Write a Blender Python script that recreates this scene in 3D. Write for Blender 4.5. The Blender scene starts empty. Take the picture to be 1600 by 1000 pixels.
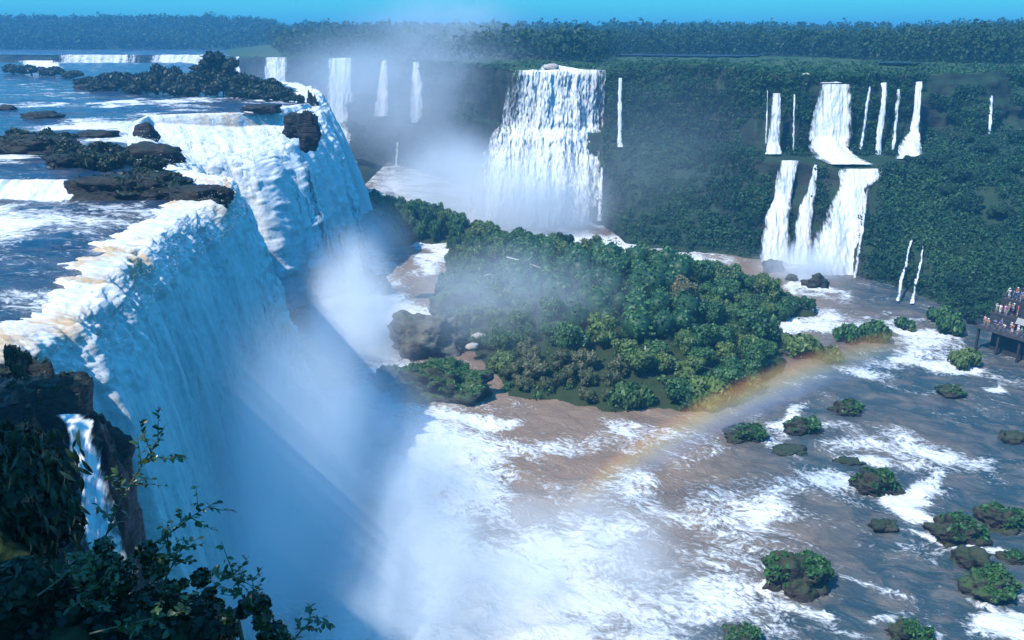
import bpy, bmesh, math, random
import numpy as np
from mathutils import Vector, Matrix, Quaternion

# ------------------------------------------------------------------ camera, light, exposure
SC = bpy.context.scene
COL = SC.collection
F_PX, CX, CY, HORIZON, CAM_H = 1333.0, 800.0, 500.0, 55.0, 60.0
PITCH = math.atan((CY - HORIZON) / F_PX)
SP, CP = math.sin(PITCH), math.cos(PITCH)
cam_d = bpy.data.cameras.new('camera')
cam_d.lens, cam_d.sensor_width, cam_d.clip_start, cam_d.clip_end = 30.0, 36.0, 0.2, 9000.0
cam = bpy.data.objects.new('camera', cam_d)
cam.location = (0, 0, CAM_H)
cam.rotation_euler = (math.pi / 2 - PITCH, 0, 0)
COL.objects.link(cam)
SC.camera = cam

SUN_DIR = Vector((0.469, 0.354, -0.809)).normalized()      # the way the light travels (from the rainbow's 42 degree circle)
sun_d = bpy.data.lights.new('sun', 'SUN')
sun_d.energy, sun_d.angle, sun_d.color = 5.0, math.radians(0.5), (1.0, 0.95, 0.88)
sun = bpy.data.objects.new('sun', sun_d)
sun.rotation_euler = SUN_DIR.to_track_quat('-Z', 'Y').to_euler()
sun.location = (-60, -45, 160)
COL.objects.link(sun)

W = bpy.data.worlds.new('World')
SC.world = W
W.use_nodes = True
wn, wl = W.node_tree.nodes, W.node_tree.links
wn.clear()
sky = wn.new('ShaderNodeTexSky')
sky.sky_type = 'NISHITA'
sky.sun_disc = False
sky.sun_elevation = math.radians(54)
sky.sun_rotation = math.radians(233)
sky.altitude = 200
sky.air_density, sky.dust_density, sky.ozone_density = 1.7, 0.0, 2.0
tc = wn.new('ShaderNodeTexCoord')
mp = wn.new('ShaderNodeMapping')
mp.inputs['Scale'].default_value = (1.2, 1.2, 26)
nz = wn.new('ShaderNodeTexNoise')
nz.inputs['Scale'].default_value, nz.inputs['Detail'].default_value = 3.0, 6
rp = wn.new('ShaderNodeValToRGB')
rp.color_ramp.elements[0].position, rp.color_ramp.elements[0].color = 0.38, (.26, .26, .26, 1)
rp.color_ramp.elements[1].position, rp.color_ramp.elements[1].color = 0.8, (0.8, 0.8, 0.8, 1)
hs = wn.new('ShaderNodeHueSaturation')
hs.inputs['Saturation'].default_value = 1.35
mx = wn.new('ShaderNodeMixRGB')
mx.inputs['Color2'].default_value = (13.0, 6.8, 3.0, 1)
bg = wn.new('ShaderNodeBackground')
bg.inputs['Strength'].default_value = 0.12
wo = wn.new('ShaderNodeOutputWorld')
wl.new(tc.outputs['Generated'], mp.inputs['Vector'])
wl.new(mp.outputs['Vector'], nz.inputs['Vector'])
wl.new(nz.outputs['Fac'], rp.inputs['Fac'])
wl.new(rp.outputs['Color'], mx.inputs['Fac'])
wl.new(sky.outputs['Color'], hs.inputs['Color'])
wl.new(hs.outputs['Color'], mx.inputs['Color1'])
tn = wn.new('ShaderNodeMixRGB'); tn.blend_type = 'MULTIPLY'
tn.inputs['Fac'].default_value, tn.inputs['Color2'].default_value = 1.0, (0.08, 0.82, 2.15, 1)   # the blue cast of the slide
wl.new(mx.outputs['Color'], tn.inputs['Color1'])
wl.new(tn.outputs['Color'], bg.inputs['Color'])
wl.new(bg.outputs['Background'], wo.inputs['Surface'])

vs = SC.view_settings
vs.view_transform, vs.look, vs.exposure, vs.gamma = 'Standard', 'None', 0.28, 1.0
vs.use_curve_mapping = False
cy = SC.cycles
cy.use_denoising = True
cy.max_bounces, cy.diffuse_bounces, cy.glossy_bounces, cy.transmission_bounces, cy.volume_bounces = 6, 0, 1, 2, 3
cy.transparent_max_bounces = 16
cy.volume_max_steps = 256

# ------------------------------------------------------------------ places
def at(px, d, z):
    """World point seen at column px of the photo, d metres ahead of the camera, at height z."""
    return np.array([(px - CX) / F_PX * (d * CP + (CAM_H - z) * SP), d, z])

def P(px, py, z):
    """World point on the level plane z that is seen at (px, py) of the photo."""
    a = PITCH + math.atan((py - CY) / F_PX)
    return at(px, (CAM_H - z) / math.tan(a), z)

def Wd(px, py, d):
    """World point seen at (px, py), d metres ahead."""
    a = PITCH + math.atan((py - CY) / F_PX)
    return at(px, d, CAM_H - d * math.tan(a))

def to_px(x, y, z):
    c = y * CP + (CAM_H - z) * SP
    up = y * SP - (CAM_H - z) * CP
    return CX + F_PX * x / c, CY - F_PX * up / c

# ------------------------------------------------------------------ noise
_rs = np.random.RandomState(11)
_perm = np.tile(_rs.permutation(256), 3)
_grad = _rs.normal(size=(256, 3))
_grad /= np.linalg.norm(_grad, axis=1)[:, None]

def perlin(x, y, z=0.0):
    x, y, z = np.broadcast_arrays(np.asarray(x, float), np.asarray(y, float), np.asarray(z, float))
    xi, yi, zi = np.floor(x).astype(int), np.floor(y).astype(int), np.floor(z).astype(int)
    xf, yf, zf = x - xi, y - yi, z - zi
    u, v, w = (t * t * t * (t * (t * 6 - 15) + 10) for t in (xf, yf, zf))
    xi, yi, zi = xi & 255, yi & 255, zi & 255
    def g(i, j, k):
        h = _perm[_perm[_perm[xi + i] + yi + j] + zi + k]
        gr = _grad[h]
        return gr[..., 0] * (xf - i) + gr[..., 1] * (yf - j) + gr[..., 2] * (zf - k)
    def L(a, b, t): return a + (b - a) * t
    return 1.6 * L(L(L(g(0, 0, 0), g(1, 0, 0), u), L(g(0, 1, 0), g(1, 1, 0), u), v),
                   L(L(g(0, 0, 1), g(1, 0, 1), u), L(g(0, 1, 1), g(1, 1, 1), u), v), w)

def fbm(x, y, z=0.0, o=4, gain=0.5):
    s, a, f = 0.0, 1.0, 1.0
    for i in range(o):
        s = s + a * perlin(x * f + 17.3 * i, y * f - 9.1 * i, np.asarray(z) * f + 3.7 * i)
        a *= gain; f *= 2.03
    return s

def sstep(a, b, x):
    t = np.clip((np.asarray(x, float) - a) / (b - a), 0, 1)
    return t * t * (3 - 2 * t)

# ------------------------------------------------------------------ meshes and objects
def mesh_np(name, V, F, mat, smooth=True, attrs=None, uv=None):
    V = np.asarray(V, np.float32).reshape(-1, 3); F = np.asarray(F, np.int32)
    n, k = F.shape
    me = bpy.data.meshes.new(name)
    me.vertices.add(len(V)); me.vertices.foreach_set('co', V.ravel())
    me.loops.add(n * k); me.loops.foreach_set('vertex_index', F.ravel())
    me.polygons.add(n)
    me.polygons.foreach_set('loop_start', np.arange(0, n * k, k, dtype=np.int32))
    me.polygons.foreach_set('loop_total', np.full(n, k, np.int32))
    me.polygons.foreach_set('use_smooth', np.full(n, bool(smooth)))
    me.update(calc_edges=True)
    for an, av in (attrs or {}).items():
        a = me.attributes.new(an, 'FLOAT', 'POINT')
        a.data.foreach_set('value', np.asarray(av, np.float32).ravel())
    if uv is not None:
        ul = me.uv_layers.new(name='UVMap')
        ul.data.foreach_set('uv', np.asarray(uv, np.float32)[F.ravel()].ravel())
    me.materials.append(mat)
    return me

def link(name, me, parent=None, loc=None):
    o = bpy.data.objects.new(name, me)
    COL.objects.link(o)
    if parent is not None: o.parent = parent
    if loc is not None: o.location = loc
    return o

def grid_faces(nu, nv):
    i = np.arange(nu * nv).reshape(nu, nv)
    return np.stack([i[:-1, :-1], i[1:, :-1], i[1:, 1:], i[:-1, 1:]], -1).reshape(-1, 4)

def tag(o, label=None, cat=None, group=None, kind=None):
    if label: o['label'] = label
    if cat: o['category'] = cat
    if group: o['group'] = group
    if kind: o['kind'] = kind
    return o

def empty(name, loc=(0, 0, 0), rz=0.0):
    o = bpy.data.objects.new(name, None)
    o.empty_display_size = 0.3
    o.location = loc; o.rotation_euler = (0, 0, rz)
    COL.objects.link(o)
    return o

def tube(pts, radii, sides=6):
    """Tapered tube through pts: vertices and quads."""
    pts = np.asarray(pts, float); n = len(pts)
    V = []
    for i in range(n):
        t = pts[min(i + 1, n - 1)] - pts[max(i - 1, 0)]
        t /= np.linalg.norm(t) + 1e-9
        a = np.cross(t, [0.13, 0.2, 1.0] if abs(t[2]) < 0.9 else [1.0, 0.1, 0.0]); a /= np.linalg.norm(a)
        b = np.cross(t, a)
        for k in range(sides):
            w = 2 * math.pi * k / sides
            V.append(pts[i] + radii[i] * (math.cos(w) * a + math.sin(w) * b))
    F = []
    for i in range(n - 1):
        for k in range(sides):
            k2 = (k + 1) % sides
            F.append((i * sides + k, i * sides + k2, (i + 1) * sides + k2, (i + 1) * sides + k))
    return np.array(V), np.array(F)

def box_np(c, s, rz=0.0):
    c = np.asarray(c, float); h = np.asarray(s, float) / 2
    V = np.array([[x, y, z] for x in (-1, 1) for y in (-1, 1) for z in (-1, 1)], float) * h
    if rz:
        R = np.array([[math.cos(rz), -math.sin(rz), 0], [math.sin(rz), math.cos(rz), 0], [0, 0, 1]])
        V = V @ R.T
    F = np.array([[0, 1, 3, 2], [4, 6, 7, 5], [0, 4, 5, 1], [2, 3, 7, 6], [0, 2, 6, 4], [1, 5, 7, 3]])
    return V + c, F

def join(parts):
    Vs, Fs, k = [], [], 0
    for V, F in parts:
        Vs.append(V); Fs.append(F + k); k += len(V)
    return np.concatenate(Vs), np.concatenate(Fs)

def ico(sub):
    bm = bmesh.new()
    bmesh.ops.create_icosphere(bm, subdivisions=sub, radius=1)
    bm.verts.index_update()
    V = np.array([v.co[:] for v in bm.verts]); F = np.array([[v.index for v in f.verts] for f in bm.faces])
    bm.free()
    return V, F
ICO = {s: ico(s) for s in (1, 2, 3, 4, 5, 6)}

# ------------------------------------------------------------------ materials
class NT:
    def __init__(self, name):
        self.m = bpy.data.materials.new(name); self.m.use_nodes = True
        self.t = self.m.node_tree; self.t.nodes.clear()
        self.out = self.t.nodes.new('ShaderNodeOutputMaterial')
    def n(self, typ, ins=None, **props):
        nd = self.t.nodes.new('ShaderNode' + typ)
        for k, v in props.items(): setattr(nd, k, v)
        for k, v in (ins or {}).items():
            s = nd.inputs[k]
            if isinstance(v, bpy.types.NodeSocket): self.t.links.new(v, s)
            else: s.default_value = v
        return nd
    def math(self, op, a, b=0.0, c=0.0):
        nd = self.t.nodes.new('ShaderNodeMath'); nd.operation = op
        for i, v in enumerate((a, b, c)):
            if isinstance(v, bpy.types.NodeSocket): self.t.links.new(v, nd.inputs[i])
            else: nd.inputs[i].default_value = v
        return nd.outputs[0]
    def remap(self, v, a, b, lo=0.0, hi=1.0, smooth=True):
        nd = self.n('MapRange', {'Value': v, 'From Min': a, 'From Max': b, 'To Min': lo, 'To Max': hi})
        if smooth: nd.interpolation_type = 'SMOOTHSTEP'
        return nd.outputs[0]
    def mix(self, f, a, b):
        nd = self.t.nodes.new('ShaderNodeMixRGB')
        for i, v in enumerate((f, a, b)):
            s = nd.inputs[i]
            if isinstance(v, bpy.types.NodeSocket): self.t.links.new(v, s)
            elif i == 0: s.default_value = v
            else: s.default_value = (*v, 1)
        return nd.outputs[0]
    def attr(self, name):
        return self.n('Attribute', attribute_name=name).outputs['Fac']
    def noise(self, vec, scale, detail=4, rough=0.55, dist=0.0):
        return self.n('TexNoise', {'Vector': vec, 'Scale': scale, 'Detail': detail, 'Roughness': rough, 'Distortion': dist}).outputs['Fac']
    def mapping(self, vec, scale, rot=(0, 0, 0)):
        return self.n('Mapping', {'Vector': vec, 'Scale': scale, 'Rotation': rot}).outputs[0]
    def pos(self): return self.n('NewGeometry').outputs['Position']
    def surf(self, s): self.t.links.new(s, self.out.inputs['Surface']); return self.m
    def vol(self, s): self.t.links.new(s, self.out.inputs['Volume']); return self.m
    def bump(self, h, strength, dist): return self.n('Bump', {'Height': h, 'Strength': strength, 'Distance': dist}).outputs[0]

def flat_mat(name, col, rough=0.7, vary=0.25, scale=6.0):
    m = NT(name)
    c = m.n('TexCoord').outputs['Object']
    f = m.noise(c, scale, 3)
    colr = m.mix(m.remap(f, 0.3, 0.7), tuple(x * (1 - vary) for x in col), tuple(min(1, x * (1 + vary)) for x in col))
    return m.surf(m.n('BsdfPrincipled', {'Base Color': colr, 'Roughness': rough}).outputs[0])

def leaf_mat(name, dark, light, extra, rough=0.5, transl=0.25, spec=0.35):
    m = NT(name)
    t = m.attr('tint')
    obr = m.n('ObjectInfo').outputs['Random']
    c = m.mix(t, dark, light)
    c = m.mix(m.math('MULTIPLY', m.remap(obr, 0.55, 1.0), 0.6), c, extra)
    p = m.n('BsdfPrincipled', {'Base Color': c, 'Roughness': rough, 'Specular IOR Level': spec})
    tr = m.n('BsdfTranslucent', {'Color': c})
    return m.surf(m.n('MixShader', {0: transl, 1: p.outputs[0], 2: tr.outputs[0]}).outputs[0])

M = {}
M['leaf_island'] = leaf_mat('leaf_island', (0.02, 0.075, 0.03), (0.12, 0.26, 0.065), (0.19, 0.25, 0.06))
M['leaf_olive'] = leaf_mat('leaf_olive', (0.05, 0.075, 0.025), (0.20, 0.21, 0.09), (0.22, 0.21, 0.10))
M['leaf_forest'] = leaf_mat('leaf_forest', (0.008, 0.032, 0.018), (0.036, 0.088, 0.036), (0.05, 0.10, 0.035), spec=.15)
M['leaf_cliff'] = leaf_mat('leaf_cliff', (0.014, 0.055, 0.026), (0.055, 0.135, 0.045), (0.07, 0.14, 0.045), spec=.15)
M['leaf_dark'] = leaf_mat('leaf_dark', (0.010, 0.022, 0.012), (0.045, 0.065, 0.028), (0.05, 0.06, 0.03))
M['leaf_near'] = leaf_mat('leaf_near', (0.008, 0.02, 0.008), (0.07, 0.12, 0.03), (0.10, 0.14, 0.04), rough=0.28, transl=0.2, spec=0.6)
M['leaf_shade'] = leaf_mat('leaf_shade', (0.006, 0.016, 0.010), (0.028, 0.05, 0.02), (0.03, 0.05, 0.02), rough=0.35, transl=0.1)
M['grass'] = leaf_mat('grass', (0.015, 0.06, 0.02), (0.06, 0.18, 0.045), (0.06, 0.15, 0.04))
M['bark'] = flat_mat('bark', (0.09, 0.07, 0.05), 0.9)
M['pale_bark'] = flat_mat('pale_bark', (0.45, 0.40, 0.34), 0.8)
M['twig'] = flat_mat('twig', (0.13, 0.11, 0.06), 0.7, scale=20)

def rock_mat(name, a, b, moss, moss_amt=0.5, rough=0.45, scale=0.5):
    m = NT(name)
    p = m.pos()
    n1 = m.noise(p, scale, 6, 0.6)
    n2 = m.noise(m.mapping(p, (0.6, 0.6, 3.0)), scale * 1.6, 5, 0.6, 0.6)
    c = m.mix(m.remap(n1, 0.35, 0.68), a, b)
    nzv = m.n('SeparateXYZ', {0: m.n('NewGeometry').outputs['Normal']}).outputs[2]
    mm = m.math('MULTIPLY', m.remap(m.math('ADD', nzv, m.math('MULTIPLY', m.math('SUBTRACT', n1, 0.5), 1.2)), 0.35, 0.75), moss_amt)
    c = m.mix(mm, c, moss)
    bp = m.bump(m.math('ADD', n2, m.math('MULTIPLY', m.noise(p, scale * 6, 6, 0.65), 0.35)), 0.8, 0.6)
    return m.surf(m.n('BsdfPrincipled', {'Base Color': c, 'Roughness': m.remap(n2, 0.3, 0.7, rough - 0.15, rough + 0.3), 'Specular IOR Level': 0.22, 'Normal': bp}).outputs[0])
M['rock'] = rock_mat('rock', (0.008, 0.008, 0.009), (0.038, 0.028, 0.024), (0.02, 0.03, 0.012), 0.4, 0.4)
M['river_rock'] = rock_mat('river_rock', (0.018, 0.017, 0.018), (0.07, 0.055, 0.045), (0.04, 0.065, 0.02), 0.55, 0.4)
M['boulder'] = rock_mat('boulder', (0.11, 0.11, 0.10), (0.22, 0.21, 0.18), (0.07, 0.09, 0.045), 0.4, 0.6)
M['mossy_rock'] = rock_mat('mossy_rock', (0.03, 0.035, 0.03), (0.09, 0.08, 0.06), (0.05, 0.10, 0.03), 0.85, 0.6)
M['cliff'] = rock_mat('cliff', (0.014, 0.026, 0.018), (0.042, 0.042, 0.030), (0.02, 0.05, 0.02), 0.7, 0.8, 0.12)
M['soil'] = rock_mat('soil', (0.015, 0.018, 0.008), (0.04, 0.04, 0.018), (0.03, 0.05, 0.015), 0.8, 0.8, 0.4)
M['meadow'] = rock_mat('meadow', (0.03, 0.06, 0.02), (0.10, 0.11, 0.04), (0.03, 0.07, 0.02), 0.7, 0.9, 0.05)

def river_mat(name, deep, turbid, flow, s, foam_col=(0.78, 0.79, 0.78), rough=0.12):
    """Water whose foam follows the 'foam' attribute and a churned lace; 'turbid' tints the body."""
    m = NT(name)
    p = m.mapping(m.pos(), (1, 1, 1), flow)
    st = m.mapping(p, (0.68, 1.0, 1.0))
    warp = m.n('TexNoise', {'Vector': st, 'Scale': 0.16 * s, 'Detail': 3}).outputs['Color']
    wv = m.n('VectorMath', {0: warp, 1: (5.0 / s, 5.0 / s, 0)}, operation='MULTIPLY').outputs[0]
    q = m.n('VectorMath', {0: st, 1: wv}, operation='ADD').outputs[0]
    n1 = m.noise(q, 0.32 * s, 7, 0.62, 0.5)
    n2 = m.noise(q, 1.7 * s, 5, 0.65, 0.4)
    rid = m.math('SUBTRACT', 1.0, m.math('MULTIPLY', m.math('ABSOLUTE', m.math('SUBTRACT', n1, 0.5)), 9.0))
    n3 = m.noise(q, 0.75 * s, 6, 0.6, 0.8)
    rid2 = m.math('SUBTRACT', 1.0, m.math('MULTIPLY', m.math('ABSOLUTE', m.math('SUBTRACT', n3, 0.5)), 10.0))
    lace = m.math('MAXIMUM', rid, m.math('MULTIPLY', rid2, 0.8))
    fo = m.attr('foam')
    n0 = m.noise(q, 0.11 * s, 4, 0.6, 0.6)
    v = m.math('ADD', m.math('MULTIPLY', fo, 1.2), m.math('MULTIPLY', lace, m.math('MULTIPLY_ADD', fo, .55, .10)))
    v = m.math('ADD', v, m.math('MULTIPLY', m.math('SUBTRACT', n2, 0.5), 1.7))
    v = m.math('ADD', v, m.math('MULTIPLY', m.math('SUBTRACT', n0, 0.5), 2.2))
    fac = m.remap(v, 0.42, 1.02)
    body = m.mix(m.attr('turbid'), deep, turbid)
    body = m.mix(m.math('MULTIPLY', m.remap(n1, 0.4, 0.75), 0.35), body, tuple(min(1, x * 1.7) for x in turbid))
    wave = m.math('ADD', m.math('MULTIPLY', n1, 1.6), m.math('MULTIPLY', n2, 0.6))
    bp = m.bump(m.math('ADD', wave, m.math('MULTIPLY', fac, 0.35)), 0.7, 0.7 / s)
    wsh = m.n('BsdfPrincipled', {'Base Color': body, 'Roughness': rough, 'IOR': 1.33, 'Specular IOR Level': 0.38, 'Normal': bp})
    fsh = m.n('BsdfPrincipled', {'Base Color': m.mix(m.remap(n2, 0.3, 0.62), tuple(x * 0.8 for x in foam_col), foam_col), 'Roughness': 0.75, 'Specular IOR Level': 0.2, 'Normal': bp})
    return m.surf(m.n('MixShader', {0: fac, 1: wsh.outputs[0], 2: fsh.outputs[0]}).outputs[0])
M['upper_river'] = river_mat('upper_river', (0.010, 0.040, 0.085), (0.16, 0.12, 0.08), (0, 0, 0.12), 0.9)
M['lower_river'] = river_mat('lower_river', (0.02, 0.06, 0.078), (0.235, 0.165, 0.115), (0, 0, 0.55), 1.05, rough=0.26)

def fall_mat(name, white=(0.78, 0.79, 0.78), thin=(0.46, 0.52, 0.54), tan=(0.52, 0.36, 0.19), holes=0.0, su=1.0, sv=0.12):
    m = NT(name)
    uv = m.n('TexCoord').outputs['UV']
    a = m.noise(m.mapping(uv, (su, sv, 1)), 0.42, 7, 0.62, 0.5)
    b = m.noise(m.mapping(uv, (su * 1.4, sv * 4.5, 1)), 1.6, 7, 0.68, 0.4)
    v = m.math('ADD', m.math('MULTIPLY', a, 0.55), m.math('MULTIPLY', b, 0.45))
    c = m.mix(m.remap(v, 0.33, 0.58), thin, white)
    tn = m.math('ADD', m.attr('tan'), m.math('MULTIPLY', m.math('SUBTRACT', a, 0.5), 1.1))
    c = m.mix(m.remap(tn, 0.12, 1.05), c, m.mix(m.remap(b, 0.48, 0.74), tan, white))
    bp = m.bump(v, 0.45, 0.7)
    d = m.n('BsdfPrincipled', {'Base Color': c, 'Roughness': 0.6, 'Specular IOR Level': 0.25, 'Normal': bp})
    s = d.outputs[0]
    if holes > 0:
        al = m.remap(m.math('SUBTRACT', m.math('MULTIPLY_ADD', v, 3.0 + 4.0 * holes, -0.24 - 4.2 * holes), m.attr('fade')), 0.3, 0.85)
        s = m.n('MixShader', {0: al, 1: m.n('BsdfTransparent').outputs[0], 2: s}).outputs[0]
    return m.surf(s)
M['fall'] = fall_mat('fall')
M['fall_far'] = fall_mat('fall_far', thin=(0.54, 0.58, 0.60), holes=0.01, su=0.6, sv=0.05)
M['veil'] = fall_mat('veil', holes=0.2, su=1.2, sv=0.07, thin=(0.6, 0.68, 0.72))
M['veil_far'] = fall_mat('veil_far', holes=0.2, su=0.9, sv=0.07, thin=(0.6, 0.68, 0.72))

# ------------------------------------------------------------------ setting: upper river with its cliff
lip_y = np.array([46, 50, 54, 57, 60, 70, 82, 94, 106, 114, 120, 128, 150, 175, 196, 206, 212, 222, 234, 262, 290, 330, 420, 560])
lip_x = np.array([-47, -43.5, -39.6, -36.3, -33.4, -36, -38, -39.4, -39.6, -39, -43, -54, -66, -76, -84, -85, -63, -59, -55, -61, -67, -84, -130, -200])
def lipx(y): return np.interp(y, lip_y, lip_x)
def upper_z(x, y):
    z = 40.0 + 1.6 * sstep(106, 118, y + 0.12 * (x + 40) + 3 * perlin(np.asarray(x) * .06, 3.1)) + 1.2 * sstep(150, 240, y) + 0.8 * sstep(240, 330, y)
    return z

ALL_ELL = []
def ellipses(px, py, specs, warp=None):
    """Soft ellipses (cx, cy, rx, ry, tilt deg, weight) given on the photo, for laying foam out on the water."""
    s = np.zeros_like(px)
    if warp is not None: px, py = px + warp[0], py + warp[1]
    for cx, cy_, rx, ry, tl, w in specs:
        c, sn = math.cos(math.radians(tl)), math.sin(math.radians(tl))
        dx, dy = px - cx, py - cy_
        r = np.sqrt(((dx * c + dy * sn) / rx) ** 2 + ((-dx * sn + dy * c) / ry) ** 2)
        s = np.maximum(s, w * (1 - sstep(0.1, 1.12, r)))
    return s

nr, nc = 400, 240
yy = np.concatenate([np.linspace(46, 125, 190), np.linspace(125.5, 250, 140), np.geomspace(251, 560, 70)])
ss = np.linspace(0, 1, nc) ** 1.25
Y = np.repeat(yy[:, None], nc, 1)
X0 = lipx(Y)
X = X0 + ss[None, :] * (np.minimum(-0.72 * Y - 22, X0 - 30) - X0)
Z = upper_z(X, Y)
wav = fbm(X * .16, Y * .3, 1.0, 4) * 0.22 + 0.35 * np.maximum(0, perlin(X * .07, Y * .22, 4.0)) ** 2
dl = (X0 - X)
Z = Z + wav - 0.9 * np.exp(-dl / 1.6)
pxg, pyg = to_px(X, Y, Z)
foam = ellipses(pxg, pyg, [(110, 345, 250, 30, -4, .62), (0, 360, 120, 34, 0, .6), (60, 300, 80, 30, 10, .75), (0, 325, 80, 14, 0, .6),
    (150, 380, 200, 30, 0, .15), (60, 465, 140, 22, 5, .55), (20, 520, 80, 14, 0, .5), (60, 430, 120, 16, 0, .35), (195, 440, 60, 40, -40, .6),
    (60, 163, 130, 7, 0, .5), (230, 160, 200, 8, -2, .62), (420, 155, 90, 6, 2, .5), (300, 168, 60, 7, 0, .4), (140, 196, 100, 13, -3, .7), (240, 205, 70, 20, 20, .75),
    (180, 215, 110, 16, -8, .7), (40, 245, 70, 12, -8, .6), (150, 240, 60, 16, 0, .4), (70, 145, 110, 5, 0, .3), (60, 132, 100, 4, 0, .28), (420, 170, 60, 7, 8, .5),
    (215, 136, 14, 4, 0, .7), (340, 330, 40, 26, -40, .7), (300, 345, 50, 20, -20, .35), (250, 250, 60, 20, 20, .5), (60, 95, 60, 6, 8, .6)], (40 * fbm(X * .07, Y * .12, 21, 3), 7 * fbm(X * .1, Y * .12, 33, 4)))
foam = .86 * foam + 0.10 * np.exp(-dl / 2.0) + 0.12 * np.maximum(0, fbm(X * .05, Y * .12, 8, 3)) + 0.05
turb = np.clip(np.exp(-dl / 2.0) * 0.6 + 0.12 * np.maximum(0, fbm(X * .04, Y * .1, 2, 3)), 0, 1)
me = mesh_np('upper_river', np.stack([X, Y, Z], -1), grid_faces(nr, nc), M['upper_river'], attrs={'foam': foam, 'turbid': turb})
tag(link('upper_river', me), 'broad shallow river above the falls, streaked with white water', kind='structure')

# rock wall under the lip
cu, cv = 360, 26
yl = np.concatenate([np.linspace(44, 200, 200), np.linspace(200.5, 420, 160)])
xl = lipx(yl)
tx, ty = np.gradient(xl), np.gradient(yl)
nx_, ny_ = ty / np.hypot(tx, ty), -tx / np.hypot(tx, ty)
v = np.linspace(0, 1, cv)
zt = upper_z(xl, yl) - 0.9
Zc = zt[:, None] * (1 - v) + (-3) * v
push = -2.6 - 0.6 * v + 1.2 * fbm(yl[:, None] * .12, Zc * .16, 3, 4)
Xc = xl[:, None] + nx_[:, None] * push; Yc = yl[:, None] + ny_[:, None] * push
tag(link('escarpment', mesh_np('escarpment', np.stack([Xc, Yc, Zc], -1), grid_faces(cu, cv), M['rock'])), 'dark rock wall behind the falling water', kind='structure')

# ------------------------------------------------------------------ setting: far and right hand cliffs, plateau
net = [  # px : (d,z) rim, ledge back, ledge front, base
    (-160, (690, 46), (683, 25), (680, 24), (672, -2)), (80, (650, 46), (643, 25), (640, 24), (632, -2)), (300, (640, 46), (632, 25), (630, 24), (622, -2)),
    (390, (575, 47), (568, 25), (566, 24), (558, -2)), (430, (505, 48), (500, 26), (498, 25), (488, -2)), (560, (478, 48), (470, 26), (467, 25), (455, -2)),
    (650, (425, 48), (416, 27), (413, 26), (400, -2)), (740, (372, 48), (364, 28), (360, 27), (345, -2)), (800, (314, 48), (308, 29), (304, 28), (288, -2)),
    (940, (312, 48), (306, 29), (302, 28), (278, -2)), (980, (308, 49.5), (298, 28), (291, 27), (250, -2)), (1000, (306, 50), (297, 28), (289, 27), (245, -2)), (1100, (292, 51), (283, 27), (274, 26), (238, -2)),
    (1180, (270, 49.5), (262, 27), (250, 26), (233, -2)), (1260, (268, 48.6), (259, 26.5), (244, 26), (230, -2)), (1330, (270, 48.4), (261, 26.5), (236, 25.5), (218, -2)),
    (1400, (275, 48.3), (264, 27), (236, 24.5), (205, -2)), (1450, (278, 48.4), (266, 28), (238, 24), (192, -2)), (1520, (281, 48.6), (269, 31), (228, 22), (176, -2)),
    (1600, (285, 48.8), (273, 33), (215, 20), (164, -2)), (1750, (290, 49), (276, 34), (198, 20), (146, -2)), (1950, (290, 49), (276, 34), (180, 20), (130, -2))]
npx = np.array([r[0] for r in net], float)
def rim(px): return np.interp(px, npx, [r[1][0] for r in net]), np.interp(px, npx, [r[1][1] for r in net])
cols = np.linspace(-160, 1950, 620)
rows = [(0, 1, 26), (1, 2, 8), (2, 3, 30)]
prof = np.array([[[r[1 + k][0], r[1 + k][1]] for k in range(4)] for r in net])       # n,4,2
pc = np.stack([np.stack([np.interp(cols, npx, prof[:, k, c]) for c in range(2)], -1) for k in range(4)], 1)  # cols,4,2
D_, Z_ = [], []
for a, b, n in rows:
    for t in np.linspace(0, 1, n, endpoint=(b == 3)):
        D_.append(pc[:, a, 0] * (1 - t) + pc[:, b, 0] * t); Z_.append(pc[:, a, 1] * (1 - t) + pc[:, b, 1] * t)
D_ = np.array(D_).T; Z_ = np.array(Z_).T
PXc = np.repeat(cols[:, None], D_.shape[1], 1)
Xw = (PXc - CX) / F_PX * (D_ * CP + (CAM_H - Z_) * SP)
amp = 1.0 + 1.2 * sstep(1420, 1560, PXc)
edge = sstep(0.0, 3.0, np.abs(Z_ - 48.0))
bulge = amp * (3.4 * fbm(Xw * .06, Z_ * .08, D_ * .02, 4) + 0.9 * np.abs(perlin(Xw * .25, Z_ * .12, 7)))
Dw = D_ - bulge * 0.9 * edge
Zw = Z_ + 0.7 * fbm(Xw * .1, D_ * .1, 5, 3)
Vc = np.stack([Xw, Dw, Zw], -1)
tag(link('cliff', mesh_np('cliff', Vc, grid_faces(*D_.shape), M['cliff'])), 'tall overgrown cliff walling the gorge', kind='structure')
CLIFF_V, CLIFF_PX = Vc, PXc

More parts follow.
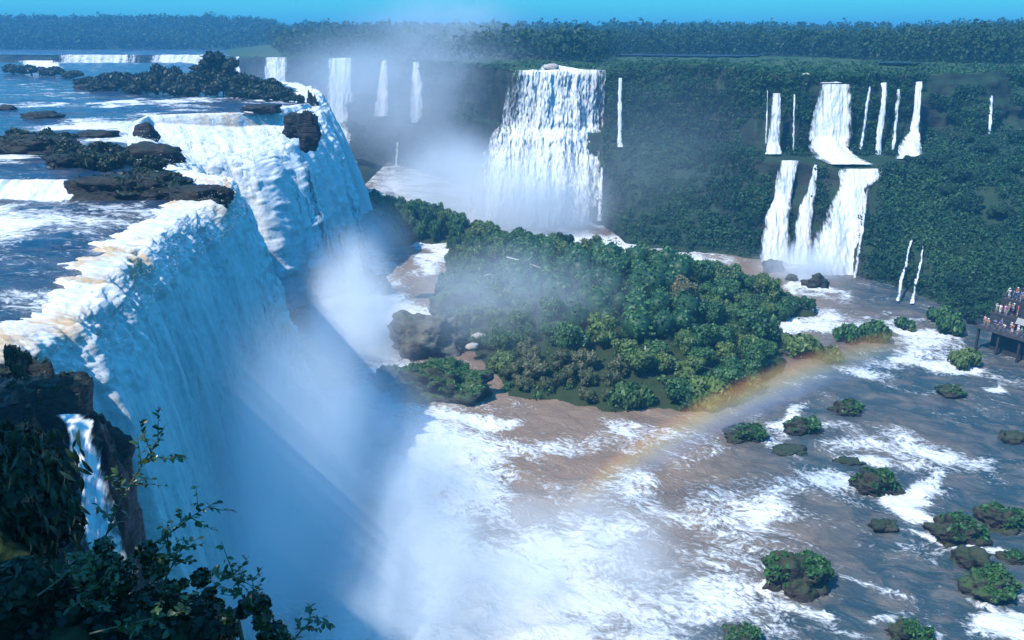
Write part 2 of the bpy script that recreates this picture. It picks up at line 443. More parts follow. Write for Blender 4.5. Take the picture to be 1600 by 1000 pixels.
def plateau_z(px, d):
    rd, rz = rim(px)
    e = np.asarray(d) - rd
    left = 1 - sstep(330, 520, px)
    base = rz + (50.0 - rz) * sstep(5, 60, e) * (1 - left) - 0.7 * left
    hill = left * 24 * sstep(890, 1150, d) + (1 - left) * (6 * sstep(520, 800, d) + 6 * sstep(800, 1500, d)) + 5 * sstep(1380, 1700, px) * sstep(40, 160, e)
    return base + hill
pcols = np.linspace(-160, 1950, 240)
pe = np.concatenate([[0], np.geomspace(2, 3200, 70)])
PX2 = np.repeat(pcols[:, None], len(pe), 1)
D2 = rim(PX2)[0] + pe[None, :]
Z2 = plateau_z(PX2, D2) + 0.35 * fbm(PX2 * .05, D2 * .05, 2, 3) * sstep(3, 20, pe)[None, :]
X2 = (PX2 - CX) / F_PX * (D2 * CP + (CAM_H - Z2) * SP)
Z2[:, 0] = np.interp(pcols, cols, Zw[:, 0]); D2[:, 0] = np.interp(pcols, cols, Dw[:, 0]); X2[:, 0] = np.interp(pcols, cols, Xw[:, 0])
tag(link('plateau', mesh_np('plateau', np.stack([X2, D2, Z2], -1), grid_faces(*PX2.shape), M['meadow'])), 'level ground above the cliffs', kind='structure')

# pieces of the river on the plateau
def water_patch(name, pts, z, label, foamv=0.1):
    """Ring of (px, d) points filled as a level sheet."""
    cpx = np.mean([p[0] for p in pts]); cd = np.mean([p[1] for p in pts])
    V, F = [], []
    n = len(pts)
    for r in np.linspace(0, 1, 6):
        for (px, d) in pts: V.append(at(cpx + (px - cpx) * r, cd + (d - cd) * r, z))
    for i in range(5):
        for k in range(n): F.append((i * n + k, i * n + (k + 1) % n, (i + 1) * n + (k + 1) % n, (i + 1) * n + k))
    V = np.array(V)
    return tag(link(name, mesh_np(name, V, F, M['upper_river'], attrs={'foam': np.full(len(V), foamv), 'turbid': np.zeros(len(V))})), label, kind='structure')
water_patch('far_river', [(-160, 691), (80, 651), (300, 641), (372, 600), (392, 640), (430, 760), (430, 880), (200, 905), (-160, 930)], 46.25, 'far stretch of river feeding the distant falls', 0.14)
water_patch('plateau_river', [(1040, 425), (1110, 412), (1180, 420), (1190, 450), (1140, 480), (1050, 480), (960, 470), (960, 440)], 50.75, 'strip of river on the plateau below the forest', 0.1)
water_patch('plateau_pool', [(1370, 318), (1420, 314), (1440, 322), (1420, 335), (1375, 333)], 50.6, 'small pool of river water on the grassy plateau', 0.1)

# ------------------------------------------------------------------ setting: lower river
gx = np.linspace(-62, 150, 360); gy = np.concatenate([np.linspace(44, 140, 200), np.linspace(140.5, 300, 130), np.linspace(302, 520, 20)])
X, Y = np.meshgrid(gx, gy, indexing='ij')
Z = np.zeros_like(X)
pxg, pyg = to_px(X, Y, Z)
foam = ellipses(pxg, pyg, [(690, 730, 150, 110, 20, .8), (640, 690, 110, 80, 0, 1.0), (790, 940, 240, 150, 0, .95), (560, 820, 200, 260, 0, 1.0), (900, 850, 170, 60, -10, .42), (1000, 960, 180, 90, 0, .36),
    (740, 650, 130, 22, 10, .7), (950, 680, 260, 30, -5, .24), (1020, 740, 180, 40, -20, .2), (1130, 850, 160, 120, 0, .27), (1180, 800, 110, 40, -25, .34), (1090, 930, 200, 80, 10, .27),
    (1290, 505, 120, 22, 6, .55), (1400, 520, 130, 24, 14, .6), (1230, 510, 70, 16, 10, .62), (1440, 560, 90, 30, 20, .66), (1510, 570, 50, 14, 20, .6), (1480, 535, 60, 10, 25, .5), (1420, 500, 90, 10, 10, .5),
    (1240, 650, 80, 18, -25, .6), (1380, 690, 150, 36, 12, .40), (1450, 720, 130, 40, 5, .32), (1340, 720, 50, 10, 10, .65), (1190, 690, 90, 10, 20, .45), (1420, 790, 90, 16, 22, .7), (1450, 770, 50, 40, -40, .7), (1300, 745, 70, 20, 20, .4), (1500, 850, 120, 9, 18, .62), (1560, 865, 60, 10, 0, .6),
    (1210, 900, 12, 60, 10, .6), (1260, 945, 90, 12, 20, .5), (1360, 920, 90, 9, 18, .42), (1570, 980, 60, 30, 15, .9), (1540, 950, 50, 10, 25, .5), (1380, 965, 60, 10, -10, .4), (1450, 990, 50, 20, 0, .5), (1330, 985, 80, 16, 20, .4),
    (1270, 590, 90, 12, -20, .3), (1380, 575, 110, 16, 0, .35), (1555, 615, 30, 12, 0, .55), (1260, 440, 70, 20, 20, .8), (660, 380, 60, 40, 50, .7), (680, 410, 40, 26, 60, .6), (590, 520, 130, 90, 0, .9), (600, 600, 90, 50, 0, .9), (560, 420, 90, 60, 0, .6), (720, 345, 140, 40, 0, .8), (860, 376, 190, 26, 0, .85), (640, 330, 120, 30, 0, .5), (620, 290, 170, 60, 0, .42), (1040, 392, 160, 16, 8, .5), (680, 390, 60, 40, 40, .7), (1480, 610, 50, 8, 0, .35)], (40 * fbm(X * .08, Y * .08, 21, 4), 16 * fbm(X * .08, Y * .08, 33, 4)))
foam += 0.10 + 0.16 * fbm(X * .03, Y * .03, 4, 3) * sstep(900, 1200, pxg) + 0.10 * (1 - sstep(1000, 1400, pxg)) * sstep(640, 700, pyg)
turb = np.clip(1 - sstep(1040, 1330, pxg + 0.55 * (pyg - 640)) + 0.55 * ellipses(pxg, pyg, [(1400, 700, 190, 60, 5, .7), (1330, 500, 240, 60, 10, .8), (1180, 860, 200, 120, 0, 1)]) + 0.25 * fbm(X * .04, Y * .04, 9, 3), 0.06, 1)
rough_w = 0.35 + 1.0 * foam
Z = rough_w * (0.42 * fbm(X * .16, Y * .2, 2.0, 5, .6) + 0.9 * np.maximum(0, perlin(X * .2 + .6 * Y * .1, Y * .26, 7.0)) ** 2 + .25 * np.abs(fbm(X * .5, Y * .6, 3, 3)))
me = mesh_np('lower_river', np.stack([X, Y, Z], -1), grid_faces(len(gx), len(gy)), M['lower_river'], attrs={'foam': foam, 'turbid': turb})
tag(link('lower_river', me), 'brown churning river at the foot of the falls', kind='structure')
bw = NT('river_bed')
tag(link('ground', mesh_np('ground', [[-3000, -400, -6], [3000, -400, -6], [3000, 5000, -6], [-3000, 5000, -6]], [[0, 1, 2, 3]], M['soil'])), 'bedrock reaching to the horizon', kind='structure')
bpy.data.materials.remove(bw.m)

# ------------------------------------------------------------------ waterfalls
def resample(pts, n):
    pts = np.asarray(pts, float)
    s = np.concatenate([[0], np.cumsum(np.linalg.norm(np.diff(pts[:, :3], axis=0), axis=1))])
    t = np.linspace(0, s[-1], n)
    return np.stack([np.interp(t, s, pts[:, k]) for k in range(pts.shape[1])], -1), t

DROPS = []
def curtain(name, lip, v0, zend, nu, nv, seed, mat, amp=1.0, lead=3.0, tan_amt=1.0, outset=0.0, parent=None, label=None):
    """Falling sheet: lip rows are (x, y, z, dirx, diry); water leaves the lip at v0 m/s and falls freely."""
    R, u = resample(lip, nu)
    d = R[:, 3:5] / np.linalg.norm(R[:, 3:5], axis=1)[:, None]
    s = np.linspace(0, 1, nv)
    k = 0.10
    vel = v0 * (1 + 0.30 * fbm(u * .12, seed * 3.3, 0, 3))
    zl = R[:, 2] + 0.25 * fbm(u * .3, seed, 1.0, 3)
    ld = lead * (0.75 + 1.1 * np.clip(.5 + fbm(u * .25, seed + 3, 2.0, 4, .6), 0, 1.4))
    T = np.sqrt(2 * (zl - zend) / 9.81)
    s2 = np.clip((s - k) / (1 - k), 0, 1) ** 0.85
    t = s2[None, :] * T[:, None]
    off = vel[:, None] * t - ld[:, None] * (1 - np.clip(s / k, 0, 1))[None, :] + outset * sstep(0, .3, s2)[None, :]
    ss_ = (1 - np.clip(s / k, 0, 1))[None, :]
    z = zl[:, None] - 4.905 * t ** 2 + 0.30 * ss_ - 0.75 * ss_ ** 4 + .28 * np.abs(fbm(u[:, None] * .9, off * .9, seed, 4, .6)) * ss_ ** .5
    vv = np.hypot(off, zl[:, None] - z)
    # normals
    vh, vz = vel[:, None] + 0 * t, 9.81 * t
    nn = np.hypot(vh, vz)
    nh, nz_ = vz / nn, vh / nn
    U = u[:, None] + 0 * t
    tt = np.clip(t / T[:, None], 0, 1)
    fall_amp = sstep(0.0, 0.25, tt)
    Uw = U + 1.2 * fbm(U * .2, vv * .06, seed + 1, 2) * tt
    lipz = np.exp(-((tt - .16) / .22) ** 2)
    disp = amp * ((0.2 + 1.25 * fall_amp) * fbm(Uw * .13, vv * .014, seed, 3) + (0.15 + 0.42 * fall_amp) * fbm(Uw * .5, vv * .03, seed + 5, 4, .6)
                  + 0.10 * fbm(Uw * 1.8, vv * .25, seed + 9, 3) + lipz * (0.8 * np.abs(fbm(U * .5, vv * .26, seed + 2, 5, .62)) + 1.0 * np.maximum(0, fbm(U * .24, vv * .13, seed + 12, 4))))
    disp *= (0.25 + 0.75 * sstep(0.0, 0.12, tt))
    off2 = off + disp * nh
    z2 = z + disp * nz_
    V = np.stack([R[:, 0:1] + d[:, 0:1] * off2, R[:, 1:2] + d[:, 1:2] * off2, z2], -1)
    DROPS.append((V[:, (tt[0] > .05) & (tt[0] < .32)].reshape(-1, 3), d.mean(0)))
    tanv = tan_amt * np.clip((1.15 * np.exp(-((tt - .06) / .20) ** 2)) * np.clip(.55 + 1.1 * fbm(U * .14, vv * .10 + seed, 4.0, 4, .6), 0, 1.2), 0, 1)
    e = np.minimum(U - u[0], u[-1] - U)
    fade = 1 - sstep(0, 2.0, e)
    o = link(name, mesh_np(name, V, grid_faces(nu, nv), mat, attrs={'tan': tanv, 'fade': fade}, uv=np.stack([U, vv], -1).reshape(-1, 2)), parent)
    return o

def lip_rows(ys, dirs, xo=0.0, zs=None):
    out = []
    for i, y in enumerate(ys):
        x = float(lipx(y)) + xo
        out.append((x, y, float(upper_z(x, y)) - 0.25 if zs is None else zs[i], dirs[i][0], dirs[i][1]))
    return out

ys = [54, 56, 58, 60.5, 66, 72, 80, 88, 96, 104, 110, 114.5, 117, 120]
dirs = [(1, -.6), (1, -.5), (1, -.35), (1, -.2), (1, -.12), (1, -.08), (1, -.05), (1, 0), (1, .0), (1, .0), (1, .05), (1, .05), (1, .05), (1, .05)]
o = curtain('waterfall', lip_rows(ys, dirs), 3.1, -1, 360, 280, 1.3, M['fall'])
tag(o, 'huge near waterfall pouring off the brown lip into deep blue shade', 'waterfall')

# second fall: a stepped chute facing the camera
ys = [107, 117, 132, 145, 160, 176, 192, 204, 211, 216, 224, 234]
dirs = [(1, -.0), (1, -.1), (1, -.2), (1, -.35), (1, -.4), (1, -.5), (.8, -.8), (.6, -1), (.5, -1), (.7, -.8), (1, -.5), (1, -.3)]
def chute(name, rows, nu, nv, seed, mat, amp, parent=None, tan_amt=1.0, out=0.0):
    R, u = resample(rows, nu)
    d = R[:, 3:5] / np.linalg.norm(R[:, 3:5], axis=1)[:, None]
    s = np.linspace(0, 1, nv)
    w = R[:, 5:6]                                     # apron length
    k1, k2 = 0.14, 0.36
    o_, z_ = np.zeros((nu, nv)), np.zeros((nu, nv))
    a = np.clip(s / k1, 0, 1)[None, :]; b = np.clip((s - k1) / (k2 - k1), 0, 1)[None, :]; c = np.clip((s - k2) / (1 - k2), 0, 1)[None, :]
    o_ = -1.5 * (1 - np.clip(s / .04, 0, 1))[None, :] + 1.6 * a * sstep(2, 16, u)[:, None] + w * b
    zz = R[:, 2:3]
    z_ = zz - 3.4 * a ** 2 * R[:, 6:7] - w * .22 * b - 0.15 * w * b * b
    T = np.sqrt(2 * (z_[:, -1:] + 1) / 9.81) * 0 + np.sqrt(2 * np.maximum(z_ [:, int(nv * k2):int(nv * k2) + 1] + 1, 1) / 9.81)
    t = c ** .85 * T
    v0 = (5.0 * (1 + .3 * fbm(u * .12, seed, 0, 3)) * (.45 + .55 * sstep(0, 22, u)))[:, None]
    zb = z_ + 0.0
    z_ = np.where(c > 0, z_ - 4.905 * t ** 2 - 1.2 * t, z_)
    o_ = o_ + v0 * t
    U = u[:, None] + 0 * t
    vv = o_ + (zz - z_)
    Uw = U + 1.2 * fbm(U * .2, vv * .06, seed + 1, 2) * c
    disp = amp * ((0.2 + 1.8 * c) * fbm(Uw * .13, vv * .016, seed, 3) + (.3 + .7 * c) * fbm(Uw * .5, vv * (.06 + .1 * (1 - c)), seed + 5, 4, .6) + .25 * np.abs(fbm(Uw * 1.6, vv * .6, seed + 9, 3))
                  + 1.0 * np.maximum(0, fbm(U * .3, vv * .25, seed + 2, 3)) * b) * sstep(0, .06, s)[None, :] + out * c
    o2 = o_ + disp * (0.3 + .7 * c); z2 = z_ + disp * (1 - .8 * c) * .8
    V = np.stack([R[:, 0:1] + d[:, 0:1] * o2, R[:, 1:2] + d[:, 1:2] * o2, z2], -1)
    DROPS.append((V[:, int(nv * .08):int(nv * .7)].reshape(-1, 3), d.mean(0)))
    tanv = tan_amt * np.clip((0.6 + .6 * fbm(U * .25, seed + 4, 0.0, 2)) * (a > 0) * (1 - b * 6).clip(0, 1) * R[:, 6:7], 0, 1)
    fade = 1 - sstep(0, 2.5, np.minimum(U - u[0], u[-1] - U))
    return link(name, mesh_np(name, V, grid_faces(nu, nv), mat, attrs={'tan': tanv, 'fade': fade}, uv=np.stack([U, vv], -1).reshape(-1, 2)), parent)
drp = [0, .05, .05, .05, .05, .08, .15, .5, 1, 1, .6, .2]
wid = [0, .6, 5, 8, 10, 13, 16, 17, 14, 9, 4, 1]
rows2 = [(float(lipx(y)), y, float(upper_z(lipx(y), y)) - .2, dx, dy, w, k) for y, (dx, dy), w, k in zip(ys, dirs, wid, drp)]
o = chute('waterfall', rows2, 300, 240, 3.1, M['fall'], 1.0)
tag(o, 'sunlit white waterfall tumbling in steps behind the dark bushy rock', 'waterfall')
chute('spray_veil', rows2, 220, 180, 8.4, M['veil'], 1.3, parent=o, tan_amt=.5, out=1.0)

# third fall round the knob, facing away from the sun
ys = [237, 250, 264, 278, 292, 310, 335]
o = curtain('waterfall', lip_rows(ys, [(1, -.3), (1, -.15), (1, .0), (1, .05), (1, .1), (1, .1), (1, .1)]), 5.2, -1, 200, 160, 4.6, M['fall'], amp=1.1, tan_amt=.3)
tag(o, 'deep blue shaded waterfall behind the black rock knob', 'waterfall')

# drops thrown clear of the water
drng = np.random.RandomState(77)
tet = np.array([[1, 1, 1], [1, -1, -1], [-1, 1, -1], [-1, -1, 1]], float) * .58
Cd = []
for (pv_, dd_), n_ in zip(DROPS, (3600, 2000, 1200, 300)):
    k_ = drng.randint(0, len(pv_), n_); o_ = drng.exponential(.55, n_)
    Cd.append(pv_[k_] + np.stack([dd_[0] * o_, dd_[1] * o_, .8 * o_], -1) + drng.normal(0, .25, (n_, 3)))
Cd = np.concatenate(Cd); sz = drng.uniform(.02, .06, len(Cd)) * np.clip(Cd[:, 1] / 90, .7, 2)
Vd = (Cd[:, None] + tet[None] * sz[:, None, None] * drng.uniform(.6, 1.4, (len(Cd), 4, 1))).reshape(-1, 3)
Fd = (np.array([[0, 1, 2], [0, 3, 1], [0, 2, 3], [1, 3, 2]])[None] + 4 * np.arange(len(Cd))[:, None, None]).reshape(-1, 3)
tag(link('spray_drops', mesh_np('spray_drops', Vd, Fd, flat_mat('drops', (.8, .81, .8), .6, .02))), 'drops and shreds of water thrown off the near falls', kind='stuff')

# ribbons: falls drawn by rows (left px, right px, py, depth)
def ribbon(rows, nu, nv, seed, mat, amp=0.5, ragged=0.25, name='waterfall', parent=None, thin_ends=True):
    rows = np.asarray(rows, float)
    t0 = np.concatenate([[0], np.cumsum(np.abs(np.diff(rows[:, 2])) + 0.6 * np.abs(np.diff(rows[:, 3])))])
    tt = np.linspace(0, t0[-1], nv)
    r = np.stack([np.interp(tt, t0, rows[:, k]) for k in range(4)], -1)
    kk = np.ones(5) / 5
    for k in range(4):
        r[2:-2, k] = np.convolve(r[:, k], kk, 'valid')
    w = r[:, 1] - r[:, 0]
    if mat is M['fall_far']:
        r[:, 0] -= .06 * w; r[:, 1] += .06 * w
    jl = ragged * w * fbm(tt * .05, seed, 0, 4) * .5; jr = ragged * w * fbm(tt * .05, seed + 7, 0, 4) * .5
    V = np.zeros((nu, nv, 3)); U = np.zeros((nu, nv)); Vv = np.zeros((nu, nv))
    L_ = np.array([Wd(a, c, d) for a, b, c, d in np.stack([r[:, 0] + jl, r[:, 1], r[:, 2], r[:, 3]], -1)])
    R_ = np.array([Wd(b, c, d) for a, b, c, d in np.stack([r[:, 0], r[:, 1] + jr, r[:, 2], r[:, 3]], -1)])
    q = np.linspace(0, 1, nu)[:, None, None]
    V = L_[None] * (1 - q) + R_[None] * q
    U = V[..., 0]
    vlen = np.concatenate([[0], np.cumsum(np.linalg.norm(np.diff((L_ + R_) / 2, axis=0), axis=1))])
    Vv = np.repeat(vlen[None], nu, 0)
    edge = np.sin(np.pi * np.linspace(0, 1, nu))[:, None]
    disp = amp * (1.2 * fbm(U * .25, Vv * .05, seed, 3) + np.abs(fbm(U * .7, Vv * .2, seed + 3, 3)) + 0.7 * edge)
    V[..., 1] -= disp
    V[..., 2] += 0.25 * disp
    fade = (1 - edge) * .9 + 0 * U
    tanv = np.repeat((0.55 * np.exp(-vlen / 3.0))[None], nu, 0) * (fbm(U * .3, seed, 0, 2) > 0)
    return link(name, mesh_np(name, V, grid_faces(nu, nv), mat, attrs={'tan': tanv * .6, 'fade': fade}, uv=np.stack([U, Vv], -1).reshape(-1, 2)), parent)

o = ribbon([(806, 938, 110, 309), (804, 938, 116, 307), (792, 934, 193, 305.5), (779, 932, 208, 301), (764, 932, 240, 296), (748, 936, 290, 288), (738, 944, 385, 277)], 180, 180, 2.2, M['fall_far'], 1.1, .03)
tag(o, 'tall two tier waterfall standing alone at the centre of the far cliff', 'waterfall')
ribbon([(808, 936, 113, 307), (792, 932, 205, 301), (780, 930, 212, 296), (745, 940, 295, 283), (735, 946, 380, 275)], 140, 140, 5.2, M['veil_far'], 1.2, .05, name='spray_veil', parent=o)
G_FAR = 'far waterfalls hazy behind the throat'
far = [([(96, 210, 86, 637), (98, 210, 100, 634), (100, 212, 118, 631)], 'broad white far fall at the head of the upper river', 70),
       ([(236, 348, 86, 634), (234, 350, 100, 630), (228, 350, 118, 627)], 'broad far fall directly behind the tallest bush on the strip', 70),
       ([(369, 384, 89, 585), (369, 384, 124, 580)], 'narrow far fall just right of the tall bush', 16),
       ([(416, 450, 90, 500), (414, 448, 120, 496), (412, 452, 210, 488)], 'hazy far fall just right of the strip of bushes', 34),
       ([(516, 552, 91, 481), (514, 550, 130, 474), (510, 552, 200, 466), (505, 556, 260, 456)], 'bright tall far fall in the mist right of the black knob', 40),
       ([(597, 606, 95, 452), (591, 606, 130, 444), (586, 608, 182, 436)], 'slender faint fall in the mist between two taller falls', 14),
       ([(646, 655, 98, 420), (642, 660, 130, 412), (639, 660, 180, 405), (644, 652, 192, 404)], 'slender faint fall with ragged foot nearest the central fall', 16)]
for rws, lb, nu in far:
    tag(ribbon(rws, nu, 60, 1.0 + nu * .37 + rws[0][0] * .01, M['fall_far'], .8, .12), lb, 'waterfall', G_FAR)
tag(ribbon([(619, 624, 222, 420), (616, 623, 262, 414)], 6, 24, 3.3, M['veil_far'], .3, .2), 'tiny trickle low on the misty cliff', 'waterfall')
tag(ribbon([(966, 972, 122, 303), (965, 971, 180, 296), (965, 972, 215, 292), (964, 974, 230, 290)], 8, 60, 9.1, M['fall_far'], .3, .3), 'thin white thread of water right of the central fall', 'waterfall')
tag(ribbon([(938, 943, 262, 288), (932, 942, 320, 282), (930, 942, 345, 278)], 7, 40, 2.7, M['veil_far'], .3, .3), 'faint thread at the lower right edge of the central fall', 'waterfall')

right = [([(1208, 1219, 146, 259), (1204, 1219, 180, 257), (1200, 1217, 222, 255), (1196, 1220, 241, 252)], 24, 'white fall left of the big upper fall on the right cliff', 'fall_far'),
    ([(1239, 1243, 148, 260), (1236, 1241, 235, 255)], 5, 'thin wet thread between two upper right falls', 'veil_far'),
    ([(1197, 1200, 142, 261), (1194, 1198, 225, 257)], 5, 'faintest thread left of the upper right falls', 'veil_far'),
    ([(1281, 1326, 132, 262), (1277, 1328, 165, 260), (1268, 1328, 215, 257), (1262, 1322, 232, 253), (1270, 1340, 246, 246), (1300, 1362, 257, 239)], 60, 'big blocky upper fall spreading onto the mid cliff ledge', 'fall_far'),
    ([(1355, 1361, 136, 264), (1347, 1354, 190, 261), (1340, 1346, 238, 257)], 6, 'faint slanting thread right of the big upper fall', 'veil_far'),
    ([(1376, 1386, 130, 266), (1378, 1386, 150, 264), (1370, 1380, 200, 261), (1366, 1376, 242, 256)], 10, 'forked narrow fall on the upper right cliff', 'fall_far'),
    ([(1399, 1409, 140, 266), (1395, 1404, 190, 262), (1390, 1398, 235, 258)], 9, 'pale blue veil beside the forked narrow fall', 'veil_far'),
    ([(1431, 1440, 128, 268), (1428, 1437, 165, 265), (1422, 1434, 203, 262), (1408, 1437, 222, 257), (1398, 1440, 248, 250)], 24, 'tall thin fall flaring wide at its foot', 'fall_far'),
    ([(1221, 1247, 251, 245), (1215, 1242, 270, 243), (1211, 1234, 308, 240), (1202, 1234, 330, 236), (1192, 1232, 370, 233), (1186, 1232, 425, 229)], 34, 'left slender fall of the lower tier on the right cliff', 'fall_far'),
    ([(1271, 1277, 258, 242), (1262, 1274, 290, 239), (1250, 1270, 325, 235), (1240, 1268, 370, 231), (1226, 1262, 430, 227)], 30, 'middle slender fall of the lower tier slanting left', 'fall_far'),
    ([(1316, 1390, 264, 236), (1314, 1372, 278, 234), (1313, 1350, 296, 231), (1298, 1354, 318, 228), (1282, 1352, 350, 225), (1268, 1344, 390, 221), (1254, 1334, 442, 216)], 60, 'big bright lower fall landing among boulders', 'fall_far'),
    ([(1352, 1357, 296, 230), (1345, 1352, 340, 224), (1336, 1344, 400, 219), (1328, 1336, 442, 214)], 6, 'thin stepping thread along the right edge of the bright lower fall', 'veil_far'),
    ([(1440, 1446, 304, 237), (1428, 1434, 340, 226), (1414, 1420, 400, 208), (1396, 1404, 470, 192)], 8, 'leftmost thread of the split trickles on the right wall', 'veil_far'),
    ([(1443, 1448, 312, 236), (1440, 1445, 345, 224), (1436, 1441, 400, 207), (1420, 1428, 474, 191)], 8, 'middle thread of the split trickles on the right wall', 'veil_far'),
    ([(1466, 1470, 314, 236), (1460, 1464, 350, 222), (1452, 1456, 376, 214)], 8, 'short right thread of the split trickles on the right wall', 'veil_far'),
    ([(1546, 1552, 150, 272), (1540, 1547, 212, 266)], 6, 'dim blue trickle high on the far right cliff', 'veil_far')]
for i, (rws, nu, lb, mt) in enumerate(right):
    tag(ribbon(rws, max(nu, 8), 90, 1.7 + i * 1.3, M[mt], .45, .10 if nu > 12 else .25), lb, 'waterfall', 'falls on the right hand cliff')

# small cascades on the upper river and beside the near ledge
tag(ribbon([(-20, 118, 281, 113), (-22, 122, 296, 110.5), (-30, 124, 318, 108)], 70, 40, 7.7, M['fall'], .5, .05), 'low foaming cascade at the left edge of the upper river', 'waterfall')
tag(ribbon([(34, 88, 95, 470), (40, 98, 107, 462)], 20, 12, 4.4, M['fall_far'], .5, .1), 'small white chute in the distant green strip', 'waterfall')
tag(ribbon([(84, 134, 646, 45.6), (98, 150, 668, 44.6), (114, 178, 740, 43.2), (122, 204, 830, 42.2), (126, 236, 960, 41.2), (130, 256, 1060, 40.6)], 60, 120, 5.9, M['veil_far'], .5, .12), 'small blue cascade in shade beside the big leaved shrub', 'waterfall')
#@@PART2
# ------------------------------------------------------------------ foliage builders
def leaf_quads(cent, nrm, size, rng, aspect=1.5):
    """One bent-free quad per leaf clump at cent, roughly facing nrm."""
    n = len(cent)
    nrm = nrm + rng.normal(0, .55, (n, 3)); nrm /= np.linalg.norm(nrm, axis=1)[:, None] + 1e-9
    r = rng.normal(size=(n, 3)); a = np.cross(nrm, r); a /= np.linalg.norm(a, axis=1)[:, None] + 1e-9
    b = np.cross(nrm, a)
    s = np.asarray(size).reshape(-1, 1) * rng.uniform(.6, 1.35, (n, 1))
    a = a * s * .5 * aspect; b = b * s * .5
    V = np.stack([cent - a - .35 * b, cent + .1 * a - b, cent + a + .35 * b, cent - .1 * a + b], 1).reshape(-1, 3)
    F = np.arange(4 * n).reshape(n, 4)
    return V, F

def lobed_leaves(lobes, per, size, rng, core=True, up=0.25):
    """Leaf clumps on the outside of overlapping lobes (c, r); returns V, F, tint."""
    C, N, T = [], [], []
    cs = np.array([l[0] for l in lobes]); rs = np.array([l[1] for l in lobes])
    for i, (c, r) in enumerate(lobes):
        k = max(6, int(per * (np.mean(r) / np.mean(rs)) ** 2))
        d = rng.normal(size=(k, 3)); d[:, 2] += up; d /= np.linalg.norm(d, axis=1)[:, None]
        p = c + d * r * rng.uniform(.82, 1.06, (k, 1))
        q = np.min(np.linalg.norm((p[:, None] - cs[None]) / rs[None], axis=2) + (np.arange(len(cs)) == i) * 9, axis=1) if len(cs) > 1 else np.full(k, 9)
        ok = q > .72
        C.append(p[ok]); N.append(d[ok]); T.append(np.clip(rng.uniform(.1, .7) + rng.normal(0, .22, ok.sum()), 0, 1))
    C, N, T = np.concatenate(C), np.concatenate(N), np.concatenate(T)
    V, F = leaf_quads(C, N, np.full(len(C), size), rng)
    T = np.repeat(T, 4)
    if core:
        iv, if_ = ICO[1]
        k = len(V); Vs, Fs, Ts = [V], [F], [T]
        for c, r in lobes:
            Vs.append(c + iv * np.asarray(r) * .84); Fs.append(np.concatenate([if_, if_[:, :1]], 1) * 0 + np.concatenate([if_, if_[:, 2:]], 1) + k); k += len(iv)
            Ts.append(np.full(len(iv), .05))
        V, F, T = np.concatenate(Vs), np.concatenate(Fs), np.concatenate(Ts)
    return V, F, T

def mesh_mixed(name, V, F, mat, tint):
    """Quads plus triangles stored as (a, b, c, c)."""
    F = np.asarray(F)
    tri = F[:, 2] == F[:, 3]
    loops = np.concatenate([F[~tri].ravel(), F[tri][:, :3].ravel()]).astype(np.int32)
    tot = np.concatenate([np.full((~tri).sum(), 4), np.full(tri.sum(), 3)]).astype(np.int32)
    st = np.concatenate([[0], np.cumsum(tot)[:-1]]).astype(np.int32)
    me = bpy.data.meshes.new(name)
    me.vertices.add(len(V)); me.vertices.foreach_set('co', np.asarray(V, np.float32).ravel())
    me.loops.add(len(loops)); me.loops.foreach_set('vertex_index', loops)
    me.polygons.add(len(tot)); me.polygons.foreach_set('loop_start', st); me.polygons.foreach_set('loop_total', tot)
    me.update(calc_edges=True)
    a = me.attributes.new('tint', 'FLOAT', 'POINT'); a.data.foreach_set('value', np.asarray(tint, np.float32))
    me.materials.append(mat)
    return me

def crown_proto(seed, mat, kind, per=70, leaf=.17):
    rng = np.random.RandomState(seed)
    lobes = []
    if kind == 'round':
        lobes.append((np.array([0, 0, .62]), np.array([.62, .62, .5])))
        for i in range(9):
            a = i * 2.4 + rng.uniform(-.4, .4); h = rng.uniform(.35, 1.0)
            q = .62 * math.sqrt(max(.1, 1 - (h - .45) ** 2 * 1.6))
            r = rng.uniform(.26, .42)
            lobes.append((np.array([math.cos(a) * q, math.sin(a) * q, h]), np.array([r, r, r * .85])))
    elif kind == 'tall':
        lobes.append((np.array([0, 0, 1.1]), np.array([.42, .42, .75])))
        for i in range(11):
            a = i * 2.4 + rng.uniform(-.5, .5); h = rng.uniform(.55, 1.9)
            q = .5 * math.sqrt(max(.08, 1 - ((h - 1.15) / .95) ** 2))
            r = rng.uniform(.2, .36)
            lobes.append((np.array([math.cos(a) * q, math.sin(a) * q, h]), np.array([r, r, r * .8])))
    else:                                             # low spreading bush
        for i in range(10):
            a = i * 2.4 + rng.uniform(-.5, .5); q = rng.uniform(.1, .85)
            r = rng.uniform(.25, .42)
            lobes.append((np.array([math.cos(a) * q, math.sin(a) * q, .22 + .3 * (1 - q) + rng.uniform(-.05, .12)]), np.array([r, r, r * .8])))
    V, F, T = lobed_leaves(lobes, per, leaf, rng)
    return mesh_mixed('crown', V, F, mat, T)

def trunk_proto(seed, h, r):
    rng = np.random.RandomState(seed)
    parts = []
    top = np.array([rng.uniform(-.08, .08), rng.uniform(-.08, .08), h])
    parts.append(tube([[0, 0, -.15], [.02, .01, h * .4], top * [1, 1, .75], top], [r * 1.3, r, r * .75, r * .4]))
    for i in range(4):
        a = rng.uniform(0, 6.28); z0 = h * rng.uniform(.4, .7)
        e = np.array([math.cos(a) * .4, math.sin(a) * .4, z0 + h * .35])
        parts.append(tube([[0, 0, z0], (np.array([0, 0, z0]) + e) / 2 + [0, 0, .05], e], [r * .55, r * .4, r * .15], 5))
    V, F = join(parts)
    return mesh_np('trunk', V, F, M['bark'])

